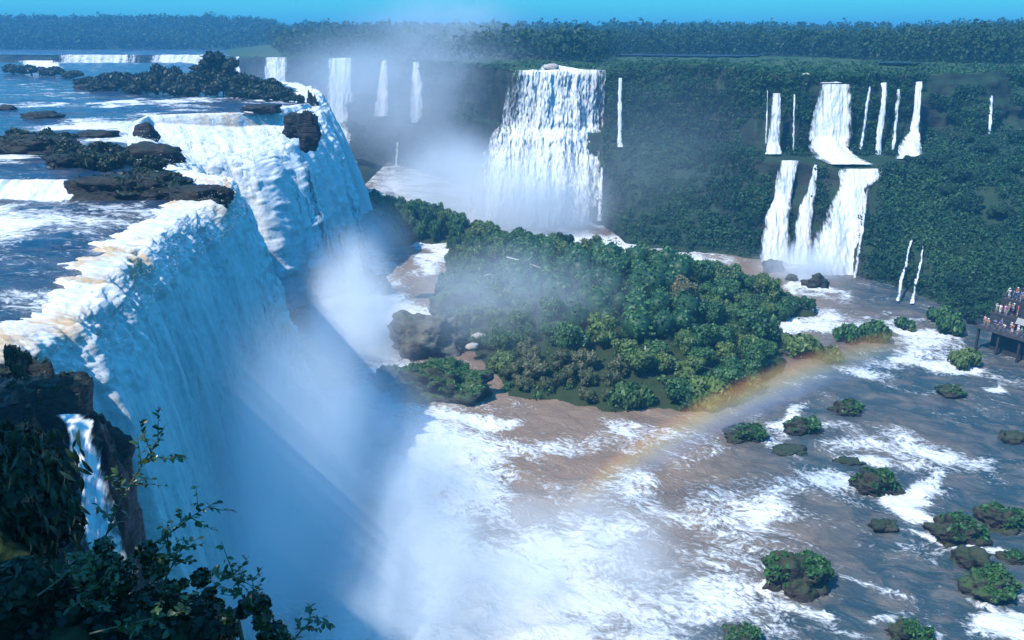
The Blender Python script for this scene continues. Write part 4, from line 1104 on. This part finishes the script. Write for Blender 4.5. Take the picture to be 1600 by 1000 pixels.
def skin_mesh(name, verts, edges, radii, root=0, sub=1):
    me = bpy.data.meshes.new(name + '_base'); me.from_pydata(verts, edges, [])
    o = bpy.data.objects.new(name, me); COL.objects.link(o)
    md = o.modifiers.new('skin', 'SKIN'); 
    sv = me.skin_vertices[0].data if me.skin_vertices else None
    if sv is None:
        bmx = bmesh.new(); bmx.from_mesh(me); bmx.verts.layers.skin.verify(); bmx.to_mesh(me); bmx.free(); sv = me.skin_vertices[0].data
    for i, r in enumerate(radii): sv[i].radius = (r, r) if not isinstance(r, tuple) else r; sv[i].use_root = (i == root)
    ms = o.modifiers.new('sub', 'SUBSURF'); ms.levels = ms.render_levels = sub
    dg = bpy.context.evaluated_depsgraph_get()
    out = bpy.data.meshes.new_from_object(o.evaluated_get(dg))
    out.name = name
    bpy.data.objects.remove(o); bpy.data.meshes.remove(me)
    for p_ in out.polygons: p_.use_smooth = True
    return out

def body_parts(pose):
    # joints: pelvis 0, waist 1, chest 2, neck 3, head 4, crown 5, then arms and legs
    lean = {'stand': 0.0, 'photo': .03, 'lean': .14}[pose]
    v = [(0, 0, .92), (0, -lean * .4, 1.12), (0, -lean, 1.34), (0, -lean * 1.15, 1.50), (0, -lean * 1.2 - .02, 1.60), (0, -lean * 1.2 - .01, 1.70)]
    e = [(0, 1), (1, 2), (2, 3), (3, 4), (4, 5)]
    r = [(.15, .11), (.135, .10), (.17, .11), .055, .088, .075]
    legs, arms = [], []
    for s in (-1, 1):
        k = len(v); v += [(s * .09, 0, .86), (s * .10, -.03, .48), (s * .11, .02, .09), (s * .12, -.13, .035)]; e += [(0, k), (k, k + 1), (k + 1, k + 2), (k + 2, k + 3)]; r += [.095, .062, .042, .036]
        k2 = len(v); cx_, cy_, cz = 0, -lean, 1.40
        if pose == 'photo': pts = [(s * .19, cy_, 1.40), (s * .27, cy_ - .14, 1.24), (s * .09, cy_ - .28, 1.50), (s * .04, cy_ - .30, 1.56)]
        elif pose == 'lean': pts = [(s * .19, cy_, 1.38), (s * .25, cy_ - .1, 1.13), (s * .17, cy_ - .33, 1.08), (s * .12, cy_ - .41, 1.08)]
        else: pts = [(s * .19, cy_, 1.40), (s * .24, cy_ + .03, 1.12), (s * .25, cy_ - .06, .88), (s * .24, cy_ - .09, .79)]
        v += pts; e += [(2, k2), (k2, k2 + 1), (k2 + 1, k2 + 2), (k2 + 2, k2 + 3)]; r += [.065, .046, .036, .038]
    return v, e, r
M['skin'] = flat_mat('skin', (0.42, 0.25, 0.17), 0.6, .1)
PB = {}
for pose in ('stand', 'photo', 'lean'):
    v, e, r = body_parts(pose)
    b_ = skin_mesh('body', v, e, r); b_.materials.append(M['skin'])
    sh_v = v[0:4] + [v[10], v[11], v[18], v[19]]
    sv_ = [(0, 0, .90), v[1], v[2], (v[3][0], v[3][1], 1.44), v[10], tuple((np.array(v[10]) * .45 + np.array(v[11]) * .55)), v[18], tuple((np.array(v[18]) * .45 + np.array(v[19]) * .55))]
    s_ = skin_mesh('shirt', sv_, [(0, 1), (1, 2), (2, 3), (2, 4), (4, 5), (2, 6), (6, 7)], [(.175, .13), (.165, .125), (.195, .135), .07, .085, .07, .085, .07])
    tv_ = [(0, 0, .96), (-.09, 0, .86), (-.10, -.03, .5), (-.105, 0, .26), (.09, 0, .86), (.10, -.03, .5), (.105, 0, .26)]
    t_ = skin_mesh('trousers', tv_, [(0, 1), (1, 2), (2, 3), (0, 4), (4, 5), (5, 6)], [(.16, .125), .112, .085, .075, .112, .085, .075])
    hc = np.array(v[5])
    PB[pose] = (b_, s_, t_, hc)
CLOTH = {'white': (.80, .80, .78), 'red': (.55, .05, .04), 'blue': (.05, .14, .45), 'navy': (.02, .03, .09), 'orange': (.75, .28, .10), 'pink': (.75, .40, .38), 'purple': (.22, .06, .28), 'grey': (.35, .36, .38), 'black': (.02, .02, .022), 'khaki': (.36, .30, .20), 'yellow': (.75, .60, .15), 'turquoise': (.10, .42, .50), 'brown': (.07, .045, .03)}
CM = {k: flat_mat('cloth_' + k, c, .85, .08) for k, c in CLOTH.items()}
_cache = {}
def dyed(me, key, colr):
    if (key, colr) not in _cache:
        m2 = me.copy(); m2.materials.clear(); m2.materials.append(CM[colr]); _cache[(key, colr)] = m2
    return _cache[(key, colr)]
def cap_mesh(colr, hat):
    V, F = ICO[2]
    V = V.copy() * [.105, .118, .10]; V[:, 2] = np.maximum(V[:, 2], -.03)
    if hat:
        V2, F2 = tube([[0, -.03, -.02], [0, -.03, .005]], [.19, .17], 12)
        F = np.concatenate([np.concatenate([F, F[:, 2:]], 1), F2 + len(V)]); V = np.concatenate([V, V2])
        return mesh_mixed('hat', V, F, CM[colr], np.zeros(len(V)))
    return mesh_np('hair', V, F, CM[colr])
HEAD = {('hat', c): cap_mesh(c, True) for c in ('white', 'red', 'navy', 'khaki')}
HEAD.update({('hair', c): cap_mesh(c, False) for c in ('black', 'brown', 'khaki')})
ORD = ['first', 'second', 'third', 'fourth', 'fifth', 'sixth', 'seventh', 'eighth', 'ninth', 'tenth', 'eleventh', 'twelfth', 'thirteenth', 'fourteenth']
ROW = {'front': 'at the front railing', 'stair': 'on the landing', 'mid': 'along terrace front', 'back': 'along terrace back'}
pr = random.Random(17)
crowd = {  # row: u, v, level, shirt, trousers, head, pose
 'front': [(1.4, 1.6, 'walk', 'pink', 'khaki', ('hair', 'brown'), 'stand'), (3.4, .7, 'walk', 'orange', 'grey', ('hat', 'white'), 'lean'), (5.0, 1.2, 'walk', 'blue', 'navy', ('hair', 'black'), 'photo'), (5.6, 2.6, 'walk', 'blue', 'blue', ('hair', 'khaki'), 'stand'),
           (7.0, .7, 'walk', 'navy', 'khaki', ('hair', 'brown'), 'lean'), (8.4, .8, 'walk', 'white', 'blue', ('hair', 'black'), 'lean'), (9.2, 2.0, 'walk', 'white', 'black', ('hat', 'white'), 'stand'), (10.3, 1.2, 'walk', 'red', 'white', ('hair', 'brown'), 'photo'), (12.3, .8, 'walk', 'white', 'grey', ('hat', 'white'), 'stand'), (13.6, .9, 'walk', 'turquoise', 'black', ('hair', 'black'), 'lean')],
 'stair': [(1.0, 5.4, 'steps', 'white', 'khaki', ('hat', 'khaki'), 'photo'), (2.3, 5.2, 'steps', 'white', 'white', ('hair', 'black'), 'stand'), (3.2, 6.0, 'steps', 'pink', 'pink', ('hair', 'brown'), 'stand'), (4.2, 5.3, 'steps', 'purple', 'grey', ('hair', 'black'), 'stand'), (5.1, 6.4, 'steps', 'purple', 'navy', ('hair', 'khaki'), 'photo'), (6.4, 6.6, 'steps', 'red', 'pink', ('hat', 'red'), 'stand'), (2.9, 7.4, 'steps', 'khaki', 'grey', ('hair', 'khaki'), 'stand'), (4.2, 7.6, 'steps', 'grey', 'khaki', ('hat', 'white'), 'photo')],
 'mid': [(.8, 9.2, 'terrace', 'white', 'white', ('hat', 'white'), 'lean'), (2.2, 9.0, 'terrace', 'blue', 'navy', ('hair', 'black'), 'stand'), (3.2, 9.3, 'terrace', 'turquoise', 'blue', ('hair', 'brown'), 'photo'), (4.5, 9.0, 'terrace', 'blue', 'grey', ('hair', 'black'), 'stand'), (5.9, 9.4, 'terrace', 'grey', 'khaki', ('hair', 'brown'), 'stand'), (7.4, 9.0, 'terrace', 'white', 'black', ('hat', 'white'), 'lean'),
         (8.6, 9.1, 'terrace', 'white', 'white', ('hair', 'black'), 'lean'), (9.7, 9.3, 'terrace', 'pink', 'red', ('hair', 'brown'), 'lean'), (10.8, 9.0, 'terrace', 'red', 'grey', ('hair', 'black'), 'lean'), (12.0, 9.0, 'terrace', 'white', 'khaki', ('hat', 'khaki'), 'lean'), (13.2, 9.2, 'terrace', 'white', 'grey', ('hair', 'brown'), 'lean'), (14.6, 9.1, 'terrace', 'grey', 'blue', ('hair', 'black'), 'stand')],
 'back': [(1.2, 11.4, 'terrace', 'red', 'navy', ('hat', 'white'), 'stand'), (2.9, 11.8, 'terrace', 'navy', 'grey', ('hat', 'white'), 'stand'), (4.6, 11.3, 'terrace', 'white', 'pink', ('hair', 'brown'), 'photo'), (5.8, 11.8, 'terrace', 'white', 'navy', ('hat', 'white'), 'photo'), (7.2, 11.2, 'terrace', 'purple', 'grey', ('hair', 'black'), 'stand'), (8.6, 11.6, 'terrace', 'white', 'blue', ('hat', 'white'), 'stand'), (9.9, 11.2, 'terrace', 'navy', 'black', ('hair', 'black'), 'photo'),
          (10.9, 11.5, 'terrace', 'white', 'pink', ('hair', 'khaki'), 'stand'), (12.1, 12.2, 'terrace', 'navy', 'khaki', ('hat', 'white'), 'stand'), (13.2, 11.2, 'terrace', 'white', 'white', ('hat', 'white'), 'photo'), (14.4, 11.8, 'terrace', 'turquoise', 'grey', ('hair', 'brown'), 'stand')]}
for row, ppl in crowd.items():
    for k, (u, v_, lv, sh, tr, hd, pose) in enumerate(ppl):
        z = FL[lv]
        if lv == 'walk' and v_ > 3: z = 5.0
        t = empty('person', on_pl(u * .66, v_, z), prz + pr.uniform(-.6, .6) - .5)
        hw = hd[1] + ' hat' if hd[0] == 'hat' else {'black': 'black hair', 'brown': 'brown hair', 'khaki': 'fair hair'}[hd[1]]
        tag(t, f'person in {sh} shirt, {tr} trousers and {hw}, {ORD[k]} {ROW[row]}', 'person', 'visitors on the viewing platform')
        b_, s_, t_, hc = PB[pose]
        sc = pr.uniform(.94, 1.06); t.scale = (sc * 1.35, sc * 1.35, sc * 1.16)
        link('body', b_, t); link('shirt', dyed(s_, pose + 's', sh), t); link('trousers', dyed(t_, pose + 't', tr), t)
        link('hat' if hd[0] == 'hat' else 'hair', HEAD[hd], t, tuple(hc + [0, .01, .015]))

# dead wood and pale marks on the island
def log(p0, p1, r, lb, mat='pale_bark', sag=.3):
    p0, p1 = np.array(p0), np.array(p1); m = (p0 + p1) / 2 + [0, 0, sag]
    L = np.linalg.norm(p1 - p0)
    V, F = tube([p0, p0 * .7 + p1 * .3 + [0, 0, sag * .7], m, p0 * .25 + p1 * .75 + [.1, 0, sag * .5], p1], [r, r * .9, r * .75, r * .5, r * .2], 7)
    V2, F2 = tube([m, m + [L * .12, -.2, L * .12], m + [L * .16, -.2, L * .25]], [r * .5, r * .3, r * .1], 5)
    V, F = join([(V, F), (V2, F2)])
    tag(link('dead_log', mesh_np('dead_log', V, F, M[mat])), lb, 'log')
log(Wd(792, 402, 196), Wd(852, 422, 190), .22, 'long bleached fallen trunk lying across the island treetops')
log(Wd(757, 431, 184), Wd(772, 430, 184), .16, 'short pale branch sticking out left of the long fallen trunk')
log(Wd(1006, 556, 141), Wd(1008, 540, 142), .3, 'pale broken stump standing among the island trees', sag=.05)
for px, py, w, h, lb in ((748, 527, 26, 12, 'upper pale boulder in the mist on the left part of the island'), (738, 541, 22, 9, 'lower pale boulder in the mist on the left part of the island'), (1258, 121, 18, 10, 'pale boulder at the cliff top beside the big upper fall'), (862, 106, 22, 10, 'white boulder at the crest of the central fall')):
    d = {748: 160, 738: 155, 1258: 272, 862: 314}[px]
    c = Wd(px, py, d); s = d / F_PX
    rock('boulder', tuple(c), (w * s * .5, w * s * .4, h * s * .6), px * .01, M['pale_bark'], 3, .25, .8, lb, 'rock')
tag(ribbon([(1272, 1280, 118, 275), (1278, 1290, 124, 272), (1284, 1316, 130, 266)], 14, 16, 3.9, M['fall_far'], .3, .2), 'short white chute feeding the big upper fall', 'waterfall')
tag(ribbon([(850, 866, 101, 322), (846, 900, 107, 317), (838, 934, 111, 312)], 20, 16, 6.1, M['fall_far'], .3, .2), 'white riffle spilling into the crest of the central fall', 'waterfall')

# ------------------------------------------------------------------ bank and shrubs close to the camera
bx = np.linspace(0, 1, 60); by = np.linspace(0, 1, 60)
Bu, Bv = np.meshgrid(bx, by, indexing='ij')
bp_ = -260 + 760 * Bu
edge_d = np.interp(bp_, [-260, 0, 150, 300, 420, 500], [12, 10.2, 8.9, 8.0, 7.5, 7.2])
Dd = 2.0 + (edge_d + 2.5 - 2.0) * Bv
Zb = 53.6 + .35 * fbm(Bu * 9, Bv * 9, 2, 4) - 6 * sstep(0, 1, (Dd - edge_d) / 1.6).clip(0) - 4.5 * sstep(.80, 1, Bu)
Xb = (bp_ - CX) / F_PX * (Dd * CP + (CAM_H - Zb) * SP)
tag(link('bank', mesh_np('bank', np.stack([Xb, Dd, Zb], -1), grid_faces(60, 60), M['soil'])), 'dark earth bank under the camera', kind='structure')

def leaf_mesh(seed, L=1.0, wdt=.5, curl=.25, mt='leaf_near'):
    rng_ = np.random.RandomState(seed); V = []; n = 5
    for i in range(n):
        t = i / (n - 1); w = wdt * .5 * math.sin(math.pi * min(1, t * .92 + .04)) ** .8
        z = -curl * t * t * L
        V += [(-w * L, t * L, z + .18 * w * L), (0, t * L, z), (w * L, t * L, z + .18 * w * L)]
    F = []
    for i in range(n - 1):
        for k in range(2): a = i * 3 + k; F.append((a, a + 1, a + 4, a + 3))
    return mesh_np('leaf', V, F, M[mt], attrs={'tint': np.full(len(V), rng_.uniform(.25, 1))})
LEAF = [leaf_mesh(i, 1, random.Random(i).uniform(.45, .62), random.Random(i + 9).uniform(.1, .4)) for i in range(8)]
BIGLEAF = [leaf_mesh(40 + i, 1, random.Random(i).uniform(.22, .34), random.Random(i + 3).uniform(.3, .7), 'leaf_shade') for i in range(5)]
lr = random.Random(23)
def put_leaf(root, p, d, size, meshes=LEAF):
    """A leaf at p (local) growing along d."""
    o = link('leaf', lr.choice(meshes), root, tuple(p))
    q = Vector(d).normalized().to_track_quat('Y', 'Z') @ Quaternion((0, 1, 0), lr.uniform(-1.0, 1.0))
    o.rotation_mode = 'QUATERNION'; o.rotation_quaternion = q
    o.scale = (size, size, size)
def sprig(name, base, stems, label, leaf=.075, gap=.085, dense=1.0, r0=.012):
    """base: world point; stems: lists of world points; leaves are set along each stem in pairs."""
    base = np.array(base)
    t = tag(empty(name, tuple(base)), label, 'shrub', 'shrubs on the near bank')
    for si, st in enumerate(stems):
        st = np.array([s_ - base for s_ in st]); n = len(st)
        tt = np.linspace(0, n - 1, 3 * n); cur = np.stack([np.interp(tt, range(n), st[:, k]) for k in range(3)], -1)
        cur[1:-1] = (cur[:-2] + cur[1:-1] * 2 + cur[2:]) / 4
        R = np.linspace(1, .25, len(cur)) * r0 * (1 if si == 0 else .6)
        V, F = tube(cur, R, 5)
        link('stem', mesh_np('stem', V, F, M['twig']), t)
        L = np.linalg.norm(np.diff(cur, axis=0), axis=1); s = np.concatenate([[0], np.cumsum(L)])
        x = s[-1] * (.12 if si == 0 else .05)
        while x < s[-1]:
            p = np.array([np.interp(x, s, cur[:, k]) for k in range(3)]); q = np.array([np.interp(min(x + .03, s[-1]), s, cur[:, k]) for k in range(3)])
            tg = (q - p) / (np.linalg.norm(q - p) + 1e-6)
            for _ in range(2 if lr.random() < dense else 1):
                d = tg * .5 + np.array([lr.uniform(-1, 1), lr.uniform(-1, .5), lr.uniform(-.5, .8)])
                put_leaf(t, p, d, leaf * lr.uniform(.55, 1.35))
            x += gap * lr.uniform(.5, 1.6)
    return t
def w8(px, py, d=8.4): return Wd(px, py, d)
def twigs(st, n, ln, seed, a=.25):
    """Side twigs off the picture-plane polyline st of (px, py)."""
    g = random.Random(seed); out = []
    st = np.array(st, float)
    for i in range(n):
        t = g.uniform(a, .98) * (len(st) - 1); k = min(int(t), len(st) - 2); p = st[k] + (st[k + 1] - st[k]) * (t - k)
        an = g.choice([-1, 1]) * g.uniform(.5, 1.3); dr = st[k + 1] - st[k]; dr = dr / np.linalg.norm(dr)
        dd = np.array([dr[0] * math.cos(an) - dr[1] * math.sin(an), dr[0] * math.sin(an) + dr[1] * math.cos(an)])
        l_ = ln * g.uniform(.5, 1.2); out.append([tuple(p), tuple(p + dd * l_ * .5 + [0, 3]), tuple(p + dd * l_)])
    return out
def shrub2d(name, main, nt, ln, d, label, seed, extra=(), **kw):
    st = [main] + twigs(main, nt, ln, seed) + list(extra)
    g = random.Random(seed + 1)
    stems = []
    for i, s in enumerate(st):
        o = g.uniform(-.35, .35) if i else 0
        stems.append([w8(x, y, d + o * (k / max(1, len(s) - 1))) for k, (x, y) in enumerate(s)])
    return sprig(name, stems[0][0], stems, label, **kw)
shrub2d('shrub', [(146, 905), (165, 835), (190, 780), (222, 725), (248, 690), (258, 664)], 9, 50, 8.6, 'tallest thin leafy sprig rising against the falling water', 3, gap=.065, extra=[[(203, 757), (235, 756), (262, 760)], [(170, 830), (205, 800)]])
shrub2d('shrub', [(190, 880), (230, 855), (268, 832), (305, 803), (342, 782)], 7, 40, 8.3, 'slanting leafy sprig reaching right above the dark thicket', 5, gap=.065, extra=[[(262, 836), (262, 868), (258, 885)]])
shrub2d('shrub', [(392, 960), (376, 925), (362, 890), (346, 846)], 9, 40, 8.0, 'sprig with a bare pale tip above the thicket', 8, extra=[[(365, 905), (390, 912), (398, 925)]])
shrub2d('shrub', [(140, 990), (200, 975), (255, 962), (300, 952)], 7, 34, 7.4, 'low bright leafy branch near the lower edge', 11, leaf=.085)
shrub2d('shrub', [(452, 1012), (470, 985), (488, 970), (512, 962)], 5, 26, 7.9, 'small sprig at the lower edge beyond the thicket', 14)
shrub2d('shrub', [(60, 930), (95, 905), (120, 880), (150, 862)], 8, 50, 7.8, 'leafy twigs with pale yellow leaves left of the tall sprig', 17, leaf=.08)
shrub2d('shrub', [(402, 985), (398, 940), (394, 900)], 6, 34, 8.2, 'thin upright sprig with a bare tip at the right of the thicket', 20, leaf=.06)
shrub2d('shrub', [(250, 930), (262, 895), (280, 868), (288, 842)], 7, 36, 8.1, 'short bushy sprig between the slanting one and the thicket', 24, gap=.06, leaf=.065)
shrub2d('shrub', [(100, 960), (130, 935), (160, 905), (178, 880)], 8, 44, 7.7, 'dark leafy branch at the foot of the tall sprig', 27, gap=.06)
# the dark thicket: one shrub with a leafy mass
def mass(name, lobes_px, per, leaf, label, seed, stems, mat='leaf_near', big=None):
    base = np.array(w8(*stems[0][0]))
    t = tag(empty(name, tuple(base)), label, 'shrub', 'shrubs on the near bank')
    lobes = []
    for px, py, rr_, d in lobes_px:
        c = np.array(Wd(px, py, d)) - base; r = rr_ * d * 1.05 / F_PX
        lobes.append((c, np.array([r, r * 1.0, r])))
    V, F, T = lobed_leaves(lobes, per, leaf, np.random.RandomState(seed), core=True)
    o = link('foliage', mesh_mixed('foliage', V, F, M[mat], np.clip(T * .7, 0, 1)), t); o['kind'] = 'stuff'
    for st in stems:
        V, F = tube(np.array([np.array(w8(*p)) - base for p in st]), np.linspace(.03, .012, len(st)), 6)
        link('stem', mesh_np('stem', V, F, M['twig']), t)
    return t
g = random.Random(31)
lob = [(g.uniform(-30, 330), 0, g.uniform(28, 55), g.uniform(8.0, 9.2)) for _ in range(60)]
lob = [(px, float(np.interp(px, [-30, 60, 150, 250, 330, 400], [905, 905, 895, 925, 950, 985])) + g.uniform(10, 130), r, d) for px, _, r, d in lob]
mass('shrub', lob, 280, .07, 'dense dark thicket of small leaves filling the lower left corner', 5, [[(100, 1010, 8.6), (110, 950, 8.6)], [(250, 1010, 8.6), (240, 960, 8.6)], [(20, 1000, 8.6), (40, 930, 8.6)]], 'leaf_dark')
lob = [(g.uniform(150, 450), 0, g.uniform(8, 19), g.uniform(7.8, 8.4)) for _ in range(44)]
lob = [(px, float(np.interp(px, [150, 300, 350, 400, 450], [830, 890, 905, 925, 975])) + g.uniform(0, 80), r, d) for px, _, r, d in lob]
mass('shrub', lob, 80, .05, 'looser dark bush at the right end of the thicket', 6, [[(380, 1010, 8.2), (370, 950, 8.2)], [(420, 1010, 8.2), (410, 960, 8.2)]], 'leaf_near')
lob = [(g.uniform(-40, 70), g.uniform(690, 900), g.uniform(26, 48), g.uniform(10.2, 11.5)) for _ in range(46)] + [(g.uniform(-40, 100), g.uniform(740, 900), 34, 10.4) for _ in range(14)]
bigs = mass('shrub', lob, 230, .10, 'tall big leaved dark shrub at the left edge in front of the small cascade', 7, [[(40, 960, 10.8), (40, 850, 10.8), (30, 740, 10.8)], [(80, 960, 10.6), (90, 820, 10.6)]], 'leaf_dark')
bb = np.array(bigs.location)
for _ in range(190):
    px, py = g.uniform(-10, 128), g.uniform(668, 870)
    if py < 700 and px > 100 and g.random() < .7: continue
    d = g.uniform(9.4, 10.4)
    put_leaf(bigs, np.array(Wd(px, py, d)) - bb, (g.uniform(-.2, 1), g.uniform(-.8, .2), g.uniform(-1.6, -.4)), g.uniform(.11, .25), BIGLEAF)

# ------------------------------------------------------------------ air: spray, mist, haze, rainbow
def mist_mat(name, dens, seed, nscale=2.0, contrast=.6, soft=(1.0, .25), aniso=-0.35, colr=(.92, .97, 1.0), flow=(1, 1, .6)):
    m = NT(name)
    c = m.n('TexCoord').outputs['Object']
    r = m.n('VectorMath', {0: c}, operation='LENGTH').outputs['Value']
    fall = m.remap(r, soft[0], soft[1])
    q = m.n('VectorMath', {0: m.mapping(c, flow), 1: (seed * 3.1, seed * 1.7, seed)}, operation='ADD').outputs[0]
    n1 = m.noise(q, nscale, 3, .55, .3)
    dn = m.math('MULTIPLY', m.math('MULTIPLY', fall, fall), m.remap(n1, .5 - .5 * contrast * .5, .5 + .5 * contrast * .55, 1 - contrast, 1.0))
    v = m.n('VolumePrincipled', {'Color': (*colr, 1), 'Density': m.math('MULTIPLY', dn, dens), 'Anisotropy': aniso})
    return m.vol(v.outputs[0])
mk = [0]
def mist(c, r, dens, label, rz=0.0, **kw):
    mk[0] += 1
    V, F = ICO[3]
    o = link('mist', mesh_np('mist', V * 1.02, F, mist_mat('mist_%d' % mk[0], dens, mk[0] * 1.37, **kw)), None, tuple(c))
    o.scale = r; o.rotation_euler = (0, 0, rz)
    tag(o, label, None, None, 'stuff')
    return o
mist((-27, 90, 7), (15, 48, 30), .12, 'blue spray in the shade of the near fall', contrast=.55, nscale=1.6)
mist((-12, 84, 5), (13, 52, 11), .13, 'soft edge of spray between shade and sunlit pool', contrast=.75, nscale=2.4)
mist((-31, 160, 4), (15, 30, 18), .15, 'sunlit spray billowing left of the island', contrast=.8, nscale=2.6)
mist((-23, 128, 2), (13, 26, 11), .10, 'low spray between the near fall and the mossy boulders', contrast=.7, nscale=2.2)
mist((-37, 190, 4), (14, 24, 20), .13, 'spray at the foot of the stepped fall', contrast=.7)
mist((-44, 236, 4), (22, 26, 17), .08, 'blue spray under the shaded fall', contrast=.6)
mist((5, 84, 0), (27, 28, 9), .15, 'white spray over the boiling pool', contrast=.8, nscale=2.2)
mist((5, 270, 7), (38, 20, 27), .12, 'pale spray at the foot of the central fall', contrast=.5)
mist((76, 216, 2), (18, 11, 10), .20, 'spray at the foot of the right hand falls', contrast=.6)
mist((-2, 165, 10), (36, 36, 14), .030, 'thin veil of spray drifting over the island', contrast=.85, nscale=2.6)
mist((44, 262, 22), (58, 26, 46), .0065, 'blue damp air before the wooded cliff', contrast=.25, nscale=1.2, soft=(1.0, .0))
mist((-20, 298, 8), (38, 34, 32), .085, 'pinkish spray drifting left of the central fall', contrast=.5)
mist(at(690, 430, 66), (62, 50, 24), .014, 'plume of spray drifting up past the horizon', contrast=.8, nscale=2.6)
mist((-45, 400, 36), (105, 98, 44), .022, 'cloud of spray rising from the far throat', contrast=.75, nscale=2.4)

# rainbow: mist arc, its refracted light painted in as colour bands, on the 42 degree circle about the sun's path, 112 m out
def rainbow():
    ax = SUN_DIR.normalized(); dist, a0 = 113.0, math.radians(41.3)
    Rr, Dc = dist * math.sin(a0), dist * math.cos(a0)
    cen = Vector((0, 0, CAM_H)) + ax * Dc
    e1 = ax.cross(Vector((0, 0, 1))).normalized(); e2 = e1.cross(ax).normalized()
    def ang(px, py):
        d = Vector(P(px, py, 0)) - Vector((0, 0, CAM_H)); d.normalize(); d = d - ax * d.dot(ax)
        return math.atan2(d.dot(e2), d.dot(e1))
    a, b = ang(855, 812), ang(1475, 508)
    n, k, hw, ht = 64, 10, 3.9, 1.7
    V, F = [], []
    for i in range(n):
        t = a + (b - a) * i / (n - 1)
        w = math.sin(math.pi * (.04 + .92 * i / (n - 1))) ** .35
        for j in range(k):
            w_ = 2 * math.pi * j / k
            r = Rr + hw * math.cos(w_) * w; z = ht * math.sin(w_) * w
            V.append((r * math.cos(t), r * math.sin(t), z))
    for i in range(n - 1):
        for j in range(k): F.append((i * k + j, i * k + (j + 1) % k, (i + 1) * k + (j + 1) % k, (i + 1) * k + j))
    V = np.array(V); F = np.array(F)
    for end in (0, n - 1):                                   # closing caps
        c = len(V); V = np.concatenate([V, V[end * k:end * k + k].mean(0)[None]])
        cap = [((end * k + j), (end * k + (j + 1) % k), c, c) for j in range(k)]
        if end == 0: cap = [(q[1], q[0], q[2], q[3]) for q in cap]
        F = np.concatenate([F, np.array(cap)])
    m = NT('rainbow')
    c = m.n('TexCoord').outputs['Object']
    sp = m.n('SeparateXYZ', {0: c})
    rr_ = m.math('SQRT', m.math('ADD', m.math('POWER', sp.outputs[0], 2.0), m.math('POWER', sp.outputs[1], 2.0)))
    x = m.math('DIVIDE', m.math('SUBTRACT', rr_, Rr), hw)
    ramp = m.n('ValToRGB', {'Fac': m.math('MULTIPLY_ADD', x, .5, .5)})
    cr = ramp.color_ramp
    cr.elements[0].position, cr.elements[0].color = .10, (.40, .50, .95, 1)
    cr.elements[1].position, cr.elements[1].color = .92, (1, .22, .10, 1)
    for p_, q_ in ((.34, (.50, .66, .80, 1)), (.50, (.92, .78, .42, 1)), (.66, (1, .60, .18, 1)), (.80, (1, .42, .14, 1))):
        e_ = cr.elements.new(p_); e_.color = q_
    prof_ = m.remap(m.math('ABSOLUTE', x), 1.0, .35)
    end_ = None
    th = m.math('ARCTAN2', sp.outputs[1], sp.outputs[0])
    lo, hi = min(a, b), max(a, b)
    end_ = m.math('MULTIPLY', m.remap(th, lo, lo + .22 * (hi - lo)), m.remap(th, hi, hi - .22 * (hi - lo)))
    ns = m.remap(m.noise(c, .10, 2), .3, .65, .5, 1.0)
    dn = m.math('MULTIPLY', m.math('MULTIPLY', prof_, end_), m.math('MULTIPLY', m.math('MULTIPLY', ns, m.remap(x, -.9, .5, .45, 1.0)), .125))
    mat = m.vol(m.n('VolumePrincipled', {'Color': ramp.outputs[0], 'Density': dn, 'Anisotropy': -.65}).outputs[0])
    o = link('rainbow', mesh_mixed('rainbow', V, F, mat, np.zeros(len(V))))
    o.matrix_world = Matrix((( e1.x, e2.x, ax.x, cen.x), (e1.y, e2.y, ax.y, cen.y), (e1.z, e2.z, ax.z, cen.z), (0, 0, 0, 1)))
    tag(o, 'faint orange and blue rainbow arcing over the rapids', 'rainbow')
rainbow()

hm = NT('haze')
hv = hm.n('VolumePrincipled', {'Color': (.11, .44, .74, 1), 'Density': .00052, 'Anisotropy': 0.0})
V, F = box_np((0, 2400, 55), (6200, 5400, 124))
tag(link('haze', mesh_np('haze', V, F, hm.vol(hv.outputs[0]), smooth=False)), 'thin blue air over the gorge', kind='stuff')

# added trees, unseen beyond the left shoulder, placed to shade the near bank and ledge
def added_shade_tree(loc, lb, seed, n=26, top=15.0, rr=1.7):
    t = tag(empty('tree', loc), lb, 'tree')
    V, F = tube([(0, 0, -.6), (.1, 0, 3), (-.2, .2, 7), (-.4, .6, 11)], [.38, .30, .24, .1], 9)
    link('trunk', mesh_np('trunk', V, F, M['bark']), t)
    g_ = random.Random(seed)
    lobes_ = [(np.array([g_.uniform(-4.5, 4), g_.uniform(-3.5, 6), g_.uniform(9.5, top)]), np.array([rr, rr, rr * .8]) * g_.uniform(.7, 1.1)) for _ in range(n)]
    V, F, T = lobed_leaves(lobes_, 170, .40, np.random.RandomState(2), core=False)
    link('crown', mesh_mixed('crown', V, F, M['leaf_dark'], T), t)
added_shade_tree((-12.5, 1.2, 53.0), 'broad dark tree added out of view to shade the near shrubs', 4)
added_shade_tree((-41.0, 32.5, 41.5), 'leaning dark tree added out of view to shade the ledge and cascade', 6, 46, 20.0, 2.2)
added_shade_tree((-47.0, 35.5, 42.5), 'second dark tree added out of view to shade the ledge, nearer the water', 8, 46, 20.0, 2.2)
V, F = ICO[5]  # unseen mound, added as footing for the two shade trees
V = V * [22, 15, 17] * (1 + .16 * fbm(V[:, 0] * 2, V[:, 1] * 2, V[:, 2] * 2, 4))[:, None]
tag(link('added_hillside', mesh_np('added_hillside', V + [-52, 26, 31], F, M['soil'])), 'unseen earth mound added to carry the shade trees', kind='structure')
